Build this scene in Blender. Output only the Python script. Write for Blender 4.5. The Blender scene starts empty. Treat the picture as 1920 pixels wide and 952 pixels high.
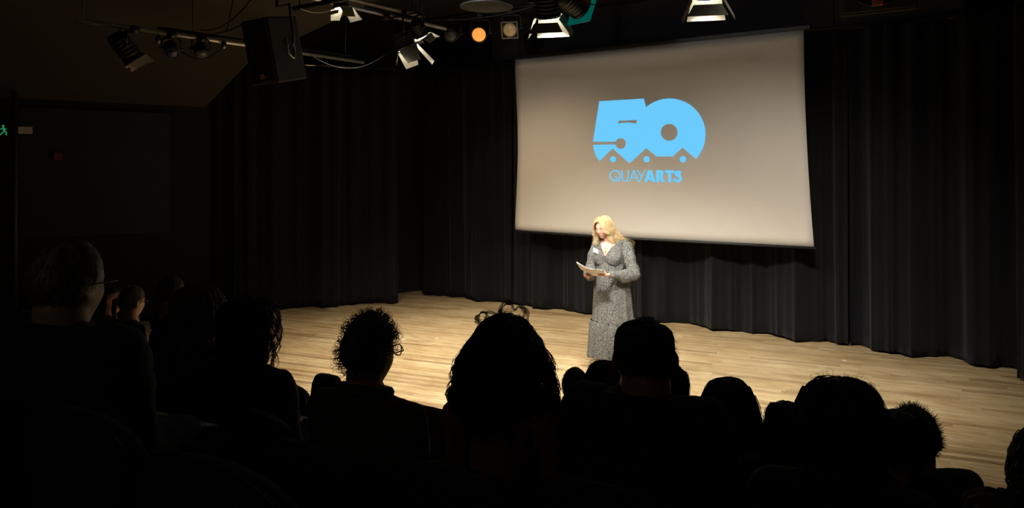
import bpy, bmesh, math, random
import numpy as np
from mathutils import Vector, Matrix, noise

# ------------------------------------------------------------------ camera, world, exposure
SC = bpy.context.scene
COL = SC.collection
SC.view_settings.view_transform = 'Standard'
SC.view_settings.look = 'None'
SC.view_settings.gamma = 1.0
SC.view_settings.exposure = 0.0
SC.view_settings.use_curve_mapping = False
SC.cycles.max_bounces = 8
SC.cycles.diffuse_bounces = 4
SC.cycles.sample_clamp_indirect = 4.0

CAMZ, F, CX, HY = 2.14, 1387.0, 960.0, 320.0       # eye height, focal length and level line of the 1920 wide frame
CA, SA = math.cos(math.radians(35)), math.sin(math.radians(35))
cam_d = bpy.data.cameras.new('camera')
cam = bpy.data.objects.new('camera', cam_d); COL.objects.link(cam)
cam.location = (0, 0, CAMZ)
cam.rotation_euler = (math.pi / 2, 0, math.radians(35))
cam_d.sensor_width = 36.0
cam_d.lens = 36.0 * F / 1920.0
cam_d.shift_y = -(476.0 - HY) / 1920.0
cam_d.clip_start = 0.05
SC.camera = cam

world = bpy.data.worlds.new('world'); SC.world = world
world.use_nodes = True
world.node_tree.nodes['Background'].inputs[0].default_value = (0.5, 0.55, 0.6, 1)
world.node_tree.nodes['Background'].inputs[1].default_value = 0.0006


def spot_light(name, loc, target, watts, cone, blend=0.6, color=(1, 0.86, 0.66), size=0.06):
    d = bpy.data.lights.new(name, 'SPOT')
    d.energy = watts; d.spot_size = math.radians(cone); d.spot_blend = blend
    d.color = color; d.shadow_soft_size = size
    o = bpy.data.objects.new(name, d); COL.objects.link(o)
    o.location = loc
    o.rotation_euler = (Vector(target) - Vector(loc)).to_track_quat('-Z', 'Y').to_euler()
    return o


# where each lit lantern hangs, what it points at: (lens position, target, watts, cone, colour)
WARM = (1.0, 0.80, 0.56)
PALE = (1.0, 0.92, 0.80)
LAMPS = {
    'a': ((-5.88, 6.30, 3.53), (-4.9, 7.3, 0.0), 750, 104, PALE),
    'b': ((-3.18, 5.05, 3.36), (-3.75, 6.55, 0.0), 1800, 104, (1.0, 0.965, 0.90)),
    'c': ((-1.86, 5.05, 3.34), (-2.5, 6.6, 0.0), 300, 108, PALE),
    'd': ((-6.1, 5.5, 3.88), (-6.0, 6.1, 0.0), 900, 104, WARM),
    'e': ((-6.05, 6.75, 3.76), (-5.7, 9.1, 0.3), 330, 100, WARM),
    'h': ((-1.30, 5.02, 3.50), (-2.7, 9.2, -0.2), 1000, 82, PALE),  # unseen lantern, added to brighten the lower part of the screen
    'f': ((0.3, 5.05, 3.36), (-0.7, 6.2, 0.0), 105, 104, WARM),  # unseen lantern, added to lift the floor at the right
}
for k, (p, t, wt, cone, c) in LAMPS.items():
    spot_light('lantern_beam', p, t, wt, cone, 0.9, c)
# the beam that picks out the speaker, a bare spot with no lantern body
spot_light('lantern_beam', (-4.55, 4.6, 3.7), (-3.72, 7.23, 1.25), 190, 26, 0.8, (1, 0.93, 0.82))
# an assumed, unseen projector under the bar over the stage front, washing the screen
spot_light('projector_beam', (-4.25, 4.75, 3.74), (-4.28, 9.2, 3.0), 60, 84, 0.6, (0.95, 0.95, 1.0), 0.03)

# faint fill light added behind the audience to lift their dark backs
bd_ = bpy.data.lights.new('rear_fill', 'AREA'); bd_.energy = 1.7; bd_.size = 1.2; bd_.color = (1, 0.75, 0.5)
bo_ = bpy.data.objects.new('rear_fill', bd_); COL.objects.link(bo_); bo_.location = (-1.8, -2.1, 3.3)
bo_.rotation_euler = (Vector((-1.8, 3.0, 1.0)) - bo_.location).to_track_quat('-Z', 'Y').to_euler()

R = random.Random(7)
PI = math.pi


def P(px, py, Y):
    """photo pixel + distance -> world point (world x runs along the seat rows, y towards the stage)"""
    X = (px - CX) / F * Y
    return Vector((CA * X - SA * Y, SA * X + CA * Y, CAMZ - (py - HY) / F * Y))


def onY(px, py, yp):
    a = (px - CX) / F
    return P(px, py, yp / (SA * a + CA))


def onX(px, py, xp):
    a = (px - CX) / F
    return P(px, py, xp / (CA * a - SA))


# ------------------------------------------------------------------ materials
def mat(name, col, rough=0.8, metal=0.0, var=0.0, scale=20.0, bump=0.0, emit=None, estr=0.0, sheen=0.0, attr=None, spec=0.5, alpha=1.0):
    m = bpy.data.materials.new(name); m.use_nodes = True
    nt = m.node_tree; b = nt.nodes['Principled BSDF']
    b.inputs['Base Color'].default_value = (*col, 1)
    b.inputs['Roughness'].default_value = rough
    b.inputs['Metallic'].default_value = metal
    b.inputs['Specular IOR Level'].default_value = spec
    if sheen: b.inputs['Sheen Weight'].default_value = sheen
    if alpha < 1: b.inputs['Alpha'].default_value = alpha
    if emit:
        b.inputs['Emission Color'].default_value = (*emit, 1); b.inputs['Emission Strength'].default_value = estr
    tc = nt.nodes.new('ShaderNodeTexCoord')
    nz = nt.nodes.new('ShaderNodeTexNoise'); nz.inputs['Scale'].default_value = scale; nz.inputs['Detail'].default_value = 4
    nt.links.new(tc.outputs['Object'], nz.inputs['Vector'])
    mx = nt.nodes.new('ShaderNodeMix'); mx.data_type = 'RGBA'
    mx.inputs[6].default_value = (*[c * (1 - var) for c in col], 1)
    mx.inputs[7].default_value = (*[min(1, c * (1 + var)) for c in col], 1)
    nt.links.new(nz.outputs['Fac'], mx.inputs[0])
    out = mx.outputs[2]
    if attr:
        at = nt.nodes.new('ShaderNodeAttribute'); at.attribute_name = attr
        m2 = nt.nodes.new('ShaderNodeMix'); m2.data_type = 'RGBA'; m2.blend_type = 'MULTIPLY'; m2.inputs[0].default_value = 1
        nt.links.new(out, m2.inputs[6]); nt.links.new(at.outputs['Color'], m2.inputs[7]); out = m2.outputs[2]
    nt.links.new(out, b.inputs['Base Color'])
    if bump:
        bp = nt.nodes.new('ShaderNodeBump'); bp.inputs['Strength'].default_value = bump; bp.inputs['Distance'].default_value = 0.01
        nt.links.new(nz.outputs['Fac'], bp.inputs['Height']); nt.links.new(bp.outputs['Normal'], b.inputs['Normal'])
    return m


M = {}
M['black_wall'] = mat('black_wall', (0.006, 0.0055, 0.006), 0.9, var=0.3, scale=3, bump=0.2)
M['stage_wall'] = mat('stage_wall', (0.016, 0.012, 0.012), 0.9, var=0.2, scale=2, bump=0.2)
M['ceiling'] = mat('ceiling', (0.040, 0.033, 0.026), 0.9, var=0.1, scale=3, bump=0.2)
M['tier'] = mat('tier_carpet', (0.012, 0.010, 0.010), 0.95, var=0.4, scale=90, bump=0.4)
M['curtain'] = mat('black_serge', (0.0046, 0.0041, 0.0042), 0.92, var=0.25, scale=35, bump=0.25, sheen=0.05, spec=0.2)
M['curtain_left'] = mat('black_serge_lightened', (0.0080, 0.0078, 0.0086), 0.92, var=0.25, scale=35, bump=0.25, sheen=0.05, spec=0.2)  # light put into the colour: paler, bluer serge copy offsetting warm bounce
M['curtain_blue'] = mat('blue_black_serge', (0.0032, 0.0035, 0.0052), 0.92, var=0.25, scale=35, bump=0.25, sheen=0.05, spec=0.2)
M['metal_black'] = mat('black_painted_metal', (0.012, 0.012, 0.013), 0.45, var=0.3, scale=40, bump=0.1)
M['steel'] = mat('galvanised_tube', (0.75, 0.73, 0.70), 0.38, 0.85, var=0.25, scale=15, bump=0.1)
M['door_in'] = mat('barn_door_metal', (0.42, 0.40, 0.33), 0.5, 0.2, var=0.35, scale=22, bump=0.2)
M['glass'] = mat('lens_lit', (0.9, 0.9, 0.85), 0.3, emit=(1, 0.93, 0.78), estr=28)
M['cab'] = mat('speaker_cabinet', (0.018, 0.013, 0.010), 0.75, var=0.3, scale=120, bump=0.3)
M['grille'] = mat('speaker_grille', (0.028, 0.022, 0.016), 0.6, 0.3, var=0.5, scale=300, bump=0.4)
M['badge'] = mat('orange_badge', (0.85, 0.22, 0.08), 0.5, var=0.1)
M['badge_mark'] = mat('badge_lettering', (0.8, 0.75, 0.7), 0.5)
M['rubber'] = mat('black_cable', (0.006, 0.006, 0.006), 0.8, spec=0.15)
M['seat'] = mat('seat_upholstery', (0.013, 0.010, 0.010), 0.85, var=0.4, scale=60, bump=0.3)
M['seat_metal'] = mat('seat_metal', (0.05, 0.05, 0.05), 0.4, 0.8)
M['screen'] = mat('projection_cloth', (0.60, 0.565, 0.50), 0.95, var=0.02, scale=6, spec=0.1)
M['logo'] = mat('projected_blue', (0.02, 0.06, 0.1), 0.9, emit=(0.15, 0.60, 1.0), estr=0.96, spec=0.0)
M['paper'] = mat('paper', (0.86, 0.83, 0.80), 0.8, var=0.02, scale=5)
M['badge_paper'] = mat('name_badge_card', (0.82, 0.86, 0.93), 0.6)
M['eye'] = mat('eye', (0.02, 0.02, 0.02), 0.2)
M['shoe'] = mat('black_leather', (0.012, 0.011, 0.011), 0.4, var=0.2)
M['frame'] = mat('spectacle_frame', (0.012, 0.008, 0.008), 0.3)


def skin(name, col):
    return mat(name, col, 0.5, var=0.08, scale=30, bump=0.05, attr='tint')


def cloth(name, col, rough=0.9, scale=60):
    return mat(name, col, rough, var=0.3, scale=scale, bump=0.3, sheen=0.05)


def hairm(name, col, rough=0.5, var=0.35):
    m = mat(name, col, rough, var=var, scale=35, spec=0.35)
    return m


# ------------------------------------------------------------------ object helpers
def tag(o, label=None, cat=None, group=None, kind=None):
    if label: o['label'] = label
    if cat: o['category'] = cat
    if group: o['group'] = group
    if kind: o['kind'] = kind
    return o


def empty(name, loc, rz=0.0, label=None, cat=None, group=None):
    o = bpy.data.objects.new(name, None); COL.objects.link(o)
    o.location = loc; o.rotation_euler = (0, 0, rz); o.empty_display_size = 0.1
    return tag(o, label, cat, group)


class MB:
    """collects shapes; build() links them as ONE mesh object"""
    def __init__(s): s.v = []; s.f = []; s.n = 0

    def add(s, v, f):
        v = np.asarray(v, float).reshape(-1, 3); s.v.append(v)
        n = s.n; s.f.extend([tuple(i + n for i in q) for q in f]); s.n += len(v); return s

    def box(s, c, d, rot=None):
        hx, hy, hz = d[0] / 2, d[1] / 2, d[2] / 2
        v = np.array([(x, y, z) for x in (-hx, hx) for y in (-hy, hy) for z in (-hz, hz)])
        if rot is not None: v = v @ np.array(rot.to_3x3()).T
        return s.add(v + np.array(c), [(0, 1, 3, 2), (4, 6, 7, 5), (0, 4, 5, 1), (2, 3, 7, 6), (0, 2, 6, 4), (1, 5, 7, 3)])

    def rings(s, rr, cap=True, closed=True):
        """list of rings (n points each) joined"""
        k = len(rr[0]); v = np.concatenate([np.asarray(r, float) for r in rr]); f = []
        m = k if closed else k - 1
        for i in range(len(rr) - 1):
            for j in range(m):
                a, b = i * k + j, i * k + (j + 1) % k
                f.append((a, b, b + k, a + k))
        if cap and closed:
            f.append(tuple(range(k - 1, -1, -1))); L = (len(rr) - 1) * k; f.append(tuple(range(L, L + k)))
        return s.add(v, f)

    def tube(s, pts, r, k=8, cap=True):
        pts = [Vector(p) for p in pts]; n = len(pts)
        rs = r if hasattr(r, '__len__') else [r] * n
        out = []; up = None
        for i, p in enumerate(pts):
            t = (pts[min(i + 1, n - 1)] - pts[max(i - 1, 0)])
            t = t.normalized() if t.length > 1e-9 else Vector((0, 0, 1))
            if up is None:
                up = Vector((0, 0, 1)) if abs(t.z) < 0.9 else Vector((1, 0, 0))
            a = t.cross(up)
            if a.length < 1e-5: a = t.orthogonal()
            a.normalize(); b = a.cross(t).normalized(); up = b
            out.append([p + (a * math.cos(q) + b * math.sin(q)) * rs[i] for q in [2 * PI * j / k for j in range(k)]])
        return s.rings(out, cap)

    def ell(s, c, r, rot=None, nu=20, nv=12):
        rr = []
        for i in range(nv + 1):
            th = PI * (i + 0.001) / (nv + 0.002)
            rr.append([(r[0] * math.sin(th) * math.cos(2 * PI * j / nu), r[1] * math.sin(th) * math.sin(2 * PI * j / nu), r[2] * math.cos(th)) for j in range(nu)])
        a = np.array(rr).reshape(-1, 3)
        if rot is not None: a = a @ np.array(rot.to_3x3()).T
        a = a + np.array(c)
        return s.rings(list(a.reshape(nv + 1, nu, 3)[::-1]))

    def cap(s, p0, p1, r0, r1, k=16):
        """tapered capsule"""
        p0, p1 = Vector(p0), Vector(p1); t = (p1 - p0); L = t.length; t = t / max(L, 1e-6)
        pts, rs = [], []
        for i in range(5):
            a = PI / 2 * (i + 0.05) / 5; pts.append(p0 - t * r0 * math.cos(a)); rs.append(r0 * math.sin(a))
        for i in range(5): q = i / 4; pts.append(p0.lerp(p1, q)); rs.append(r0 + (r1 - r0) * q)
        for i in range(5):
            a = PI / 2 * (4.95 - i) / 5; pts.append(p1 + t * r1 * math.cos(a)); rs.append(r1 * math.sin(a))
        a = t.orthogonal().normalized(); b = t.cross(a)
        return s.rings([[p + (a * math.cos(2 * PI * j / k) + b * math.sin(2 * PI * j / k)) * r for j in range(k)] for p, r in zip(pts, rs)])

    def lathe(s, prof, k=24, mtx=None):
        rr = []
        for r, z in prof:
            ring = [Vector((r * math.cos(2 * PI * j / k), r * math.sin(2 * PI * j / k), z)) for j in range(k)]
            rr.append([(mtx @ p) for p in ring] if mtx is not None else ring)
        return s.rings(rr)

    def mesh(s, name):
        me = bpy.data.meshes.new(name)
        v = np.concatenate(s.v) if s.v else np.zeros((0, 3))
        me.from_pydata(v.tolist(), [], s.f); me.update(); return me

    def build(s, name, m, parent=None, smooth=True, bevel=0, kind=None):
        me = s.mesh(name); return link(name, me, m, parent, smooth, bevel, kind)


def link(name, me, m, parent=None, smooth=True, bevel=0, kind=None):
    o = bpy.data.objects.new(name, me); COL.objects.link(o)
    me.name = name
    me.materials.clear()
    me.materials.append(m)
    if smooth: me.polygons.foreach_set('use_smooth', [True] * len(me.polygons))
    if parent: o.parent = parent
    if bevel:
        b = o.modifiers.new('bevel', 'BEVEL'); b.width = bevel; b.segments = 2; b.limit_method = 'ANGLE'
    if kind: o['kind'] = kind
    return o


def remesh(mb, voxel, smooth=4, fac=0.5):
    me = mb.mesh('tmp')
    bm = bmesh.new(); bm.from_mesh(me); bmesh.ops.recalc_face_normals(bm, faces=bm.faces); bm.to_mesh(me); bm.free()
    o = bpy.data.objects.new('tmp', me); COL.objects.link(o)
    r = o.modifiers.new('r', 'REMESH'); r.mode = 'VOXEL'; r.voxel_size = voxel; r.use_smooth_shade = True
    if smooth:
        q = o.modifiers.new('s', 'SMOOTH'); q.factor = fac; q.iterations = smooth
    bpy.context.view_layer.update()
    dg = bpy.context.evaluated_depsgraph_get()
    out = bpy.data.meshes.new_from_object(o.evaluated_get(dg))
    bpy.data.objects.remove(o); bpy.data.meshes.remove(me)
    return out


def getv(me):
    a = np.empty(len(me.vertices) * 3); me.vertices.foreach_get('co', a); return a.reshape(-1, 3)


def setv(me, a):
    me.vertices.foreach_set('co', a.ravel()); me.update()


def wrinkle(me, amp, sc, stretch=(1, 1, 1)):
    a = getv(me); nn = np.empty(len(a) * 3)
    me.vertices.foreach_get('normal', nn); nn = nn.reshape(-1, 3)
    d = np.array([noise.noise(Vector((p[0] * sc * stretch[0], p[1] * sc * stretch[1], p[2] * sc * stretch[2]))) for p in a])
    setv(me, a + nn * (d * amp)[:, None])


# ------------------------------------------------------------------ the room
def struct(name, mb, m, parent=None, smooth=False, bevel=0):
    o = mb.build(name, m, parent, smooth, bevel)
    if not parent: o['kind'] = 'structure'
    return o


floor = struct('floor', MB().box((-4.9, 4.4, -0.06), (14.6, 14.0, 0.08)), mat('sub_floor', (0.05, 0.035, 0.02), 0.8, var=0.2, scale=5))

# floorboards: real narrow strips, joined (each is only a few pixels deep in the picture)
fm = bpy.data.materials.new('stage_boards'); fm.use_nodes = True
nt = fm.node_tree; b = nt.nodes['Principled BSDF']
geo = nt.nodes.new('ShaderNodeNewGeometry'); ramp = nt.nodes.new('ShaderNodeValToRGB')
e = ramp.color_ramp.elements
e[0].color = (0.33, 0.235, 0.120, 1); e[1].color = (0.64, 0.53, 0.33, 1)
for pos, c in ((0.18, (0.47, 0.355, 0.19)), (0.55, (0.555, 0.44, 0.25)), (0.85, (0.58, 0.465, 0.27))):
    q = ramp.color_ramp.elements.new(pos); q.color = (*c, 1)
nt.links.new(geo.outputs['Random Per Island'], ramp.inputs[0])
tc = nt.nodes.new('ShaderNodeTexCoord'); mp = nt.nodes.new('ShaderNodeMapping')
PLANK = math.atan2(0.214, 0.977)
mp.inputs['Rotation'].default_value = (0, 0, -PLANK); mp.inputs['Scale'].default_value = (2.2, 30, 1)
nt.links.new(tc.outputs['Object'], mp.inputs[0])
nz = nt.nodes.new('ShaderNodeTexNoise'); nz.inputs['Scale'].default_value = 1.5; nz.inputs['Detail'].default_value = 9; nz.inputs['Roughness'].default_value = 0.62
nt.links.new(mp.outputs[0], nz.inputs['Vector'])
r2 = nt.nodes.new('ShaderNodeValToRGB'); r2.color_ramp.elements[0].position = 0.3; r2.color_ramp.elements[1].position = 0.58
r2.color_ramp.elements[0].color = (0.50, 0.46, 0.40, 1); r2.color_ramp.elements[1].color = (1, 1, 1, 1)
nt.links.new(nz.outputs['Fac'], r2.inputs[0])
mx = nt.nodes.new('ShaderNodeMix'); mx.data_type = 'RGBA'; mx.blend_type = 'MULTIPLY'; mx.inputs[0].default_value = 1
nt.links.new(ramp.outputs[0], mx.inputs[6]); nt.links.new(r2.outputs[0], mx.inputs[7])
# scuffs and pale worn patches
n3 = nt.nodes.new('ShaderNodeTexNoise'); n3.inputs['Scale'].default_value = 1.6; n3.inputs['Detail'].default_value = 8; n3.inputs['Roughness'].default_value = 0.65
nt.links.new(tc.outputs['Object'], n3.inputs['Vector'])
r3 = nt.nodes.new('ShaderNodeValToRGB'); r3.color_ramp.elements[0].position = 0.35; r3.color_ramp.elements[1].position = 0.75
r3.color_ramp.elements[0].color = (0.80, 0.72, 0.64, 1); r3.color_ramp.elements[1].color = (1.08, 1.1, 1.15, 1)
nt.links.new(n3.outputs['Fac'], r3.inputs[0])
m3 = nt.nodes.new('ShaderNodeMix'); m3.data_type = 'RGBA'; m3.blend_type = 'MULTIPLY'; m3.inputs[0].default_value = 1
nt.links.new(mx.outputs[2], m3.inputs[6]); nt.links.new(r3.outputs[0], m3.inputs[7])
nt.links.new(m3.outputs[2], b.inputs['Base Color'])
b.inputs['Roughness'].default_value = 0.5; b.inputs['Specular IOR Level'].default_value = 0.35
bp = nt.nodes.new('ShaderNodeBump'); bp.inputs['Strength'].default_value = 0.15; bp.inputs['Distance'].default_value = 0.004
nt.links.new(nz.outputs['Fac'], bp.inputs['Height']); nt.links.new(bp.outputs[0], b.inputs['Normal'])

fb = MB(); cp, sp = math.cos(PLANK), math.sin(PLANK)
W = 0.066
j = -40
while True:
    tt = j * W; j += 1
    if tt > 14.5: break
    s = -13.5 + R.random() * 1.2
    while s < 4.5:
        L = R.uniform(0.5, 1.7)
        c = (cp * (s + L / 2) - sp * tt, sp * (s + L / 2) + cp * tt)
        if -11.6 < c[0] < 1.6 and 2.3 < c[1] < 10.6:
            hz = R.uniform(-0.0006, 0.0006); g = 0.0012
            x0, x1, y0, y1 = s + g, s + L - g, tt + g, tt + W - g
            top = [(x0, y0), (x1, y0), (x1, y1), (x0, y1)]
            v = [(cp * a - sp * bb, sp * a + cp * bb, hz) for a, bb in top] + [(cp * a - sp * bb, sp * a + cp * bb, -0.02) for a, bb in top]
            fb.add(v, [(0, 1, 2, 3), (0, 4, 5, 1), (1, 5, 6, 2), (2, 6, 7, 3), (3, 7, 4, 0)])
        s += L
fb.build('floorboards', fm, floor, smooth=False, kind='stuff')

# raked tiers the seats stand on
for k, (y0, y1, z) in enumerate(((1.6, 2.6, 0.35), (0.6, 1.6, 0.65), (-2.2, 0.6, 1.0))):
    t = struct('floor_tier', MB().box((-3.6, (y0 + y1) / 2, z / 2 - 0.01), (9.6, y1 - y0 - 0.002, z + 0.02 - 0.001)), M['tier'], bevel=0.01)

# walls (the left one stands at an angle, as the photo's curtain line does)
wl0, wl1 = Vector((-8.8, 10.25, 0)), Vector((-12.9, -2.3, 0))
dl = (wl1 - wl0); nl = Vector((dl.y, -dl.x, 0)).normalized()
if nl.x > 0: nl = -nl


def wall_quad(name, a, b_, z0, z1, off, m):
    o = off * 0.12
    v = [(a.x, a.y, z0), (b_.x, b_.y, z0), (b_.x + o.x, b_.y + o.y, z0), (a.x + o.x, a.y + o.y, z0)]
    v += [(x, y, z1) for x, y, _ in v]
    return struct(name, MB().add(v, [(0, 3, 2, 1), (4, 5, 6, 7), (0, 1, 5, 4), (1, 2, 6, 5), (2, 3, 7, 6), (3, 0, 4, 7)]), m)


wall_quad('wall_left', wl0, wl1, 0, 4.75, nl, M['black_wall'])
wall_quad('wall_back', Vector((-9.2, 10.25, 0)), Vector((2.3, 10.25, 0)), 0, 4.75, Vector((0, 1, 0)), M['black_wall'])
wall_quad('wall_right', Vector((2.3, 10.3, 0)), Vector((2.3, -2.3, 0)), 0, 4.75, Vector((1, 0, 0)), M['black_wall'])
wall_quad('wall_front', Vector((2.3, -2.3, 0)), Vector((-13.0, -2.3, 0)), 0, 4.75, Vector((0, -1, 0)), M['black_wall'])
struct('ceiling', MB().box((-5.0, 4.0, 4.80), (16.4, 12.9, 0.1)), M['black_wall'])
# pale sloping soffit over the left of the auditorium, ending in line with the proscenium
def lx(y): return -10.1 + (y - 6.41) * (wl1.x - wl0.x) / (wl1.y - wl0.y)
sb = MB(); pr = [(0.0, 3.06), (1.15, 3.69), (4.2, 4.32), (6.2, 4.62)]
ring = []
for y in (6.4, 3.0, 0.0, -2.25):
    b0 = lx(y)
    ring.append([(b0 + d, y, z) for d, z in pr] + [(b0 + d, y, z + 0.06) for d, z in pr[::-1]])
sb.rings(ring)
struct('ceiling_slope', sb, M['ceiling'])
struct('trim_header', MB().box((-3.9, 9.95, 4.29), (6.6, 0.5, 0.86)), M['stage_wall'], bevel=0.01)
# recessed dark panel and pipe-thin pillar on the left wall
def wallpt(px, py, off=0.0):
    """photo pixel -> point on the left wall, off metres into the room"""
    a = (px - CX) / F
    d = Vector((CA * a - SA, SA * a + CA, -(py - HY) / F)); n = -nl
    p0 = wl0 + n * off
    t = n.dot(p0 - Vector((0, 0, CAMZ))) / n.dot(d)
    return Vector((0, 0, CAMZ)) + d * t
wang = math.atan2(dl.y, dl.x)
RW = Matrix.Rotation(wang, 4, 'Z')
def on_wall_box(mb, px0, px1, py0, py1, off, th):
    a, c = wallpt(px0, py1, off), wallpt(px1, py0, off)
    mid = (a + c) / 2; w = (Vector((a.x, a.y)) - Vector((c.x, c.y))).length
    return mb.box(mid, (w, th, abs(c.z - a.z)), RW)
struct('trim_panel', on_wall_box(MB(), 34, 318, 212, 448, 0.03, 0.05), mat('dark_panel', (0.012, 0.012, 0.016), 0.8, var=0.2, scale=4), bevel=0.01)
pp = wallpt(28, 300, 0.22)
struct('trim_pillar', MB().tube([(pp.x, pp.y, 0.0), (pp.x, pp.y, 3.15)], 0.035, 12), mat('pillar_paint', (0.035, 0.034, 0.034), 0.5), smooth=True)

# ------------------------------------------------------------------ curtains
def curtain(path, z0, z1, seed, label, m, group=None, amp=0.09, depth_n=None):
    rr = random.Random(seed)
    pts = [Vector((x, y, 0)) for x, y in path]
    seg = [(pts[i + 1] - pts[i]).length for i in range(len(pts) - 1)]; L = sum(seg)
    n = int(L / 0.016); nz_ = 26
    ph = [rr.uniform(0, 6.28) for _ in range(6)]
    V = []
    for i in range(n + 1):
        s = L * i / n; t = s; k = 0
        while k < len(seg) - 1 and t > seg[k]: t -= seg[k]; k += 1
        d = (pts[k + 1] - pts[k]).normalized(); base = pts[k] + d * t; nn = Vector((d.y, -d.x, 0))
        w = s + 0.10 * math.sin(s * 1.9 + ph[0]) + 0.06 * math.sin(s * 4.3 + ph[1])
        for j in range(nz_ + 1):
            q = j / nz_; z = z0 + (z1 - z0) * q
            lo = 1 - q
            pleat = math.sin(w * 2 * PI / 0.27 + ph[2])
            pleat = math.copysign(abs(pleat) ** 0.75, pleat)
            small = math.sin(w * 2 * PI / 0.105 + ph[3] + 0.6 * math.sin(q * 3))
            big = math.sin(w * 2 * PI / 0.95 + ph[4] + 0.5 * q) + 0.6 * math.sin(w * 2 * PI / 0.55 + ph[5])
            off = 0.045 * pleat * (0.55 + 0.45 * q) + 0.012 * small * (0.5 + 0.5 * lo) + amp * 0.8 * big * (0.35 + 0.65 * lo)
            lat = 0.02 * math.sin(w * 2 * PI / 0.27 + ph[2] + 1.3) * lo
            zz = z + (0.012 * math.sin(w * 7 + ph[1]) if j == 0 else 0)
            V.append(base + nn * off + d * lat + Vector((0, 0, zz)))
    k = nz_ + 1
    fc = [(i * k + j, (i + 1) * k + j, (i + 1) * k + j + 1, i * k + j + 1) for i in range(n) for j in range(nz_)]
    o = MB().add([tuple(v) for v in V], fc).build('curtain', m)
    so = o.modifiers.new('cloth', 'SOLIDIFY'); so.thickness = 0.004
    return tag(o, label, 'curtain', group)


ZB, ZT = 0.025, 3.86
CG = 'black drapes round the stage'
curtain([(-9.95, 6.45), (-9.30, 7.45), (-8.40, 8.76)], ZB, ZT - 0.1, 1, 'black drape at the left of the stage, angled towards the audience', M['curtain_left'], CG, amp=0.08)
curtain([(-8.75, 9.62), (-6.75, 9.66)], ZB, ZT, 2, 'black drape behind the gap right of the angled left drape', M['curtain'], CG, amp=0.09)
curtain([(-6.82, 9.66), (-4.50, 9.66)], ZB, ZT, 3, 'black drape under the left half of the projection screen, behind the woman', M['curtain'], CG, amp=0.10)
curtain([(-4.60, 9.74), (-1.82, 9.70)], ZB, ZT, 4, 'black drape under the right half of the projection screen', M['curtain'], CG, amp=0.12)
curtain([(-1.80, 9.64), (-0.14, 9.62)], ZB, ZT, 5, 'blue-black drape right of the projection screen with a deep folded bulge', M['curtain_blue'], CG, amp=0.17)
curtain([(-0.12, 9.42), (0.12, 8.7), (0.35, 7.6)], ZB, ZT, 6, 'blue-black drape turning towards the audience at the right frame edge', M['curtain_blue'], CG, amp=0.05)
def drop(pts, r, w):
    tag(MB().tube(pts, r, 6).build('drop_rod', M['metal_black']), 'thin black drop rod ' + w, 'rod', 'drop rods of the lighting bars')
def rail(name, a, b_, r, label, cat='rail', m='metal_black'):
    o = MB().tube([a, b_], r, 10).build(name, M[m]); return tag(o, label, cat)
rail('curtain_rail', (-8.85, 9.66, 3.89), (-0.05, 9.66, 3.89), 0.02, 'thin dark rail carrying the back drapes', 'curtain rail')
rail('curtain_rail', (-9.98, 6.42, 3.79), (-8.5, 8.82, 3.79), 0.016, 'thin pale-edged rail above the angled left drape', 'curtain rail', 'steel')
rail('curtain_rail', (-0.12, 9.42, 3.90), (0.38, 7.5, 3.90), 0.02, 'short rail over the drape at the right frame edge', 'curtain rail')

# ------------------------------------------------------------------ projection screen with the projected logo
SY = 9.2
scr = empty('projection_screen', (-4.28, SY, 0), 0, 'large pale projection screen hanging above the stage showing a blue logo', 'projection screen')
ZB2, ZT2 = 1.245, 3.815
nx, nz2 = 40, 24
v = []
for i in range(nz2 + 1):
    q = i / nz2; z = ZB2 + (ZT2 - ZB2) * q
    xl = -6.385 + 0.05 * math.sin(q * PI) ** 1.5
    xr = -2.205 + 0.115 * (1 - q) ** 1.8
    for j_ in range(nx + 1):
        u = j_ / nx
        v.append((xl + (xr - xl) * u + 4.28, -0.02 * math.sin(u * PI) * 0 , z - 0.012 * math.sin(u * PI) * (1 - q)))
k = nx + 1
o = MB().add(v, [(i * k + j_, i * k + j_ + 1, (i + 1) * k + j_ + 1, (i + 1) * k + j_) for i in range(nz2) for j_ in range(nx)]).build('screen_cloth', M['screen'], scr)
o.modifiers.new('t', 'SOLIDIFY').thickness = 0.002
MB().tube([(-6.40 + 4.28, -0.01, ZB2 - 0.015), (-4.28 + 4.28, -0.01, ZB2 - 0.028), (-2.06 + 4.28, -0.01, ZB2 - 0.015)], 0.016, 10).build('bottom_batten', M['metal_black'], scr)
MB().box((0.0, 0.03, ZT2 + 0.03), (4.3, 0.07, 0.055)).build('top_case', M['metal_black'], scr, smooth=False, bevel=0.006)
MB().tube([(-2.14, 0.05, ZT2 + 0.06), (-2.14, 0.05, ZT2 + 0.45)], 0.008, 6).build('hanging_wire', M['metal_black'], scr)
MB().tube([(2.10, 0.05, ZT2 + 0.06), (2.10, 0.05, ZT2 + 0.45)], 0.008, 6).build('hanging_wire', M['metal_black'], scr)


def lc(cx, cy):
    p = onY(1090 + cx / 4.7615, 160 + cy / 4.76, SY - 0.006)
    return (p.x + 4.28, -0.006, p.z)


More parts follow.
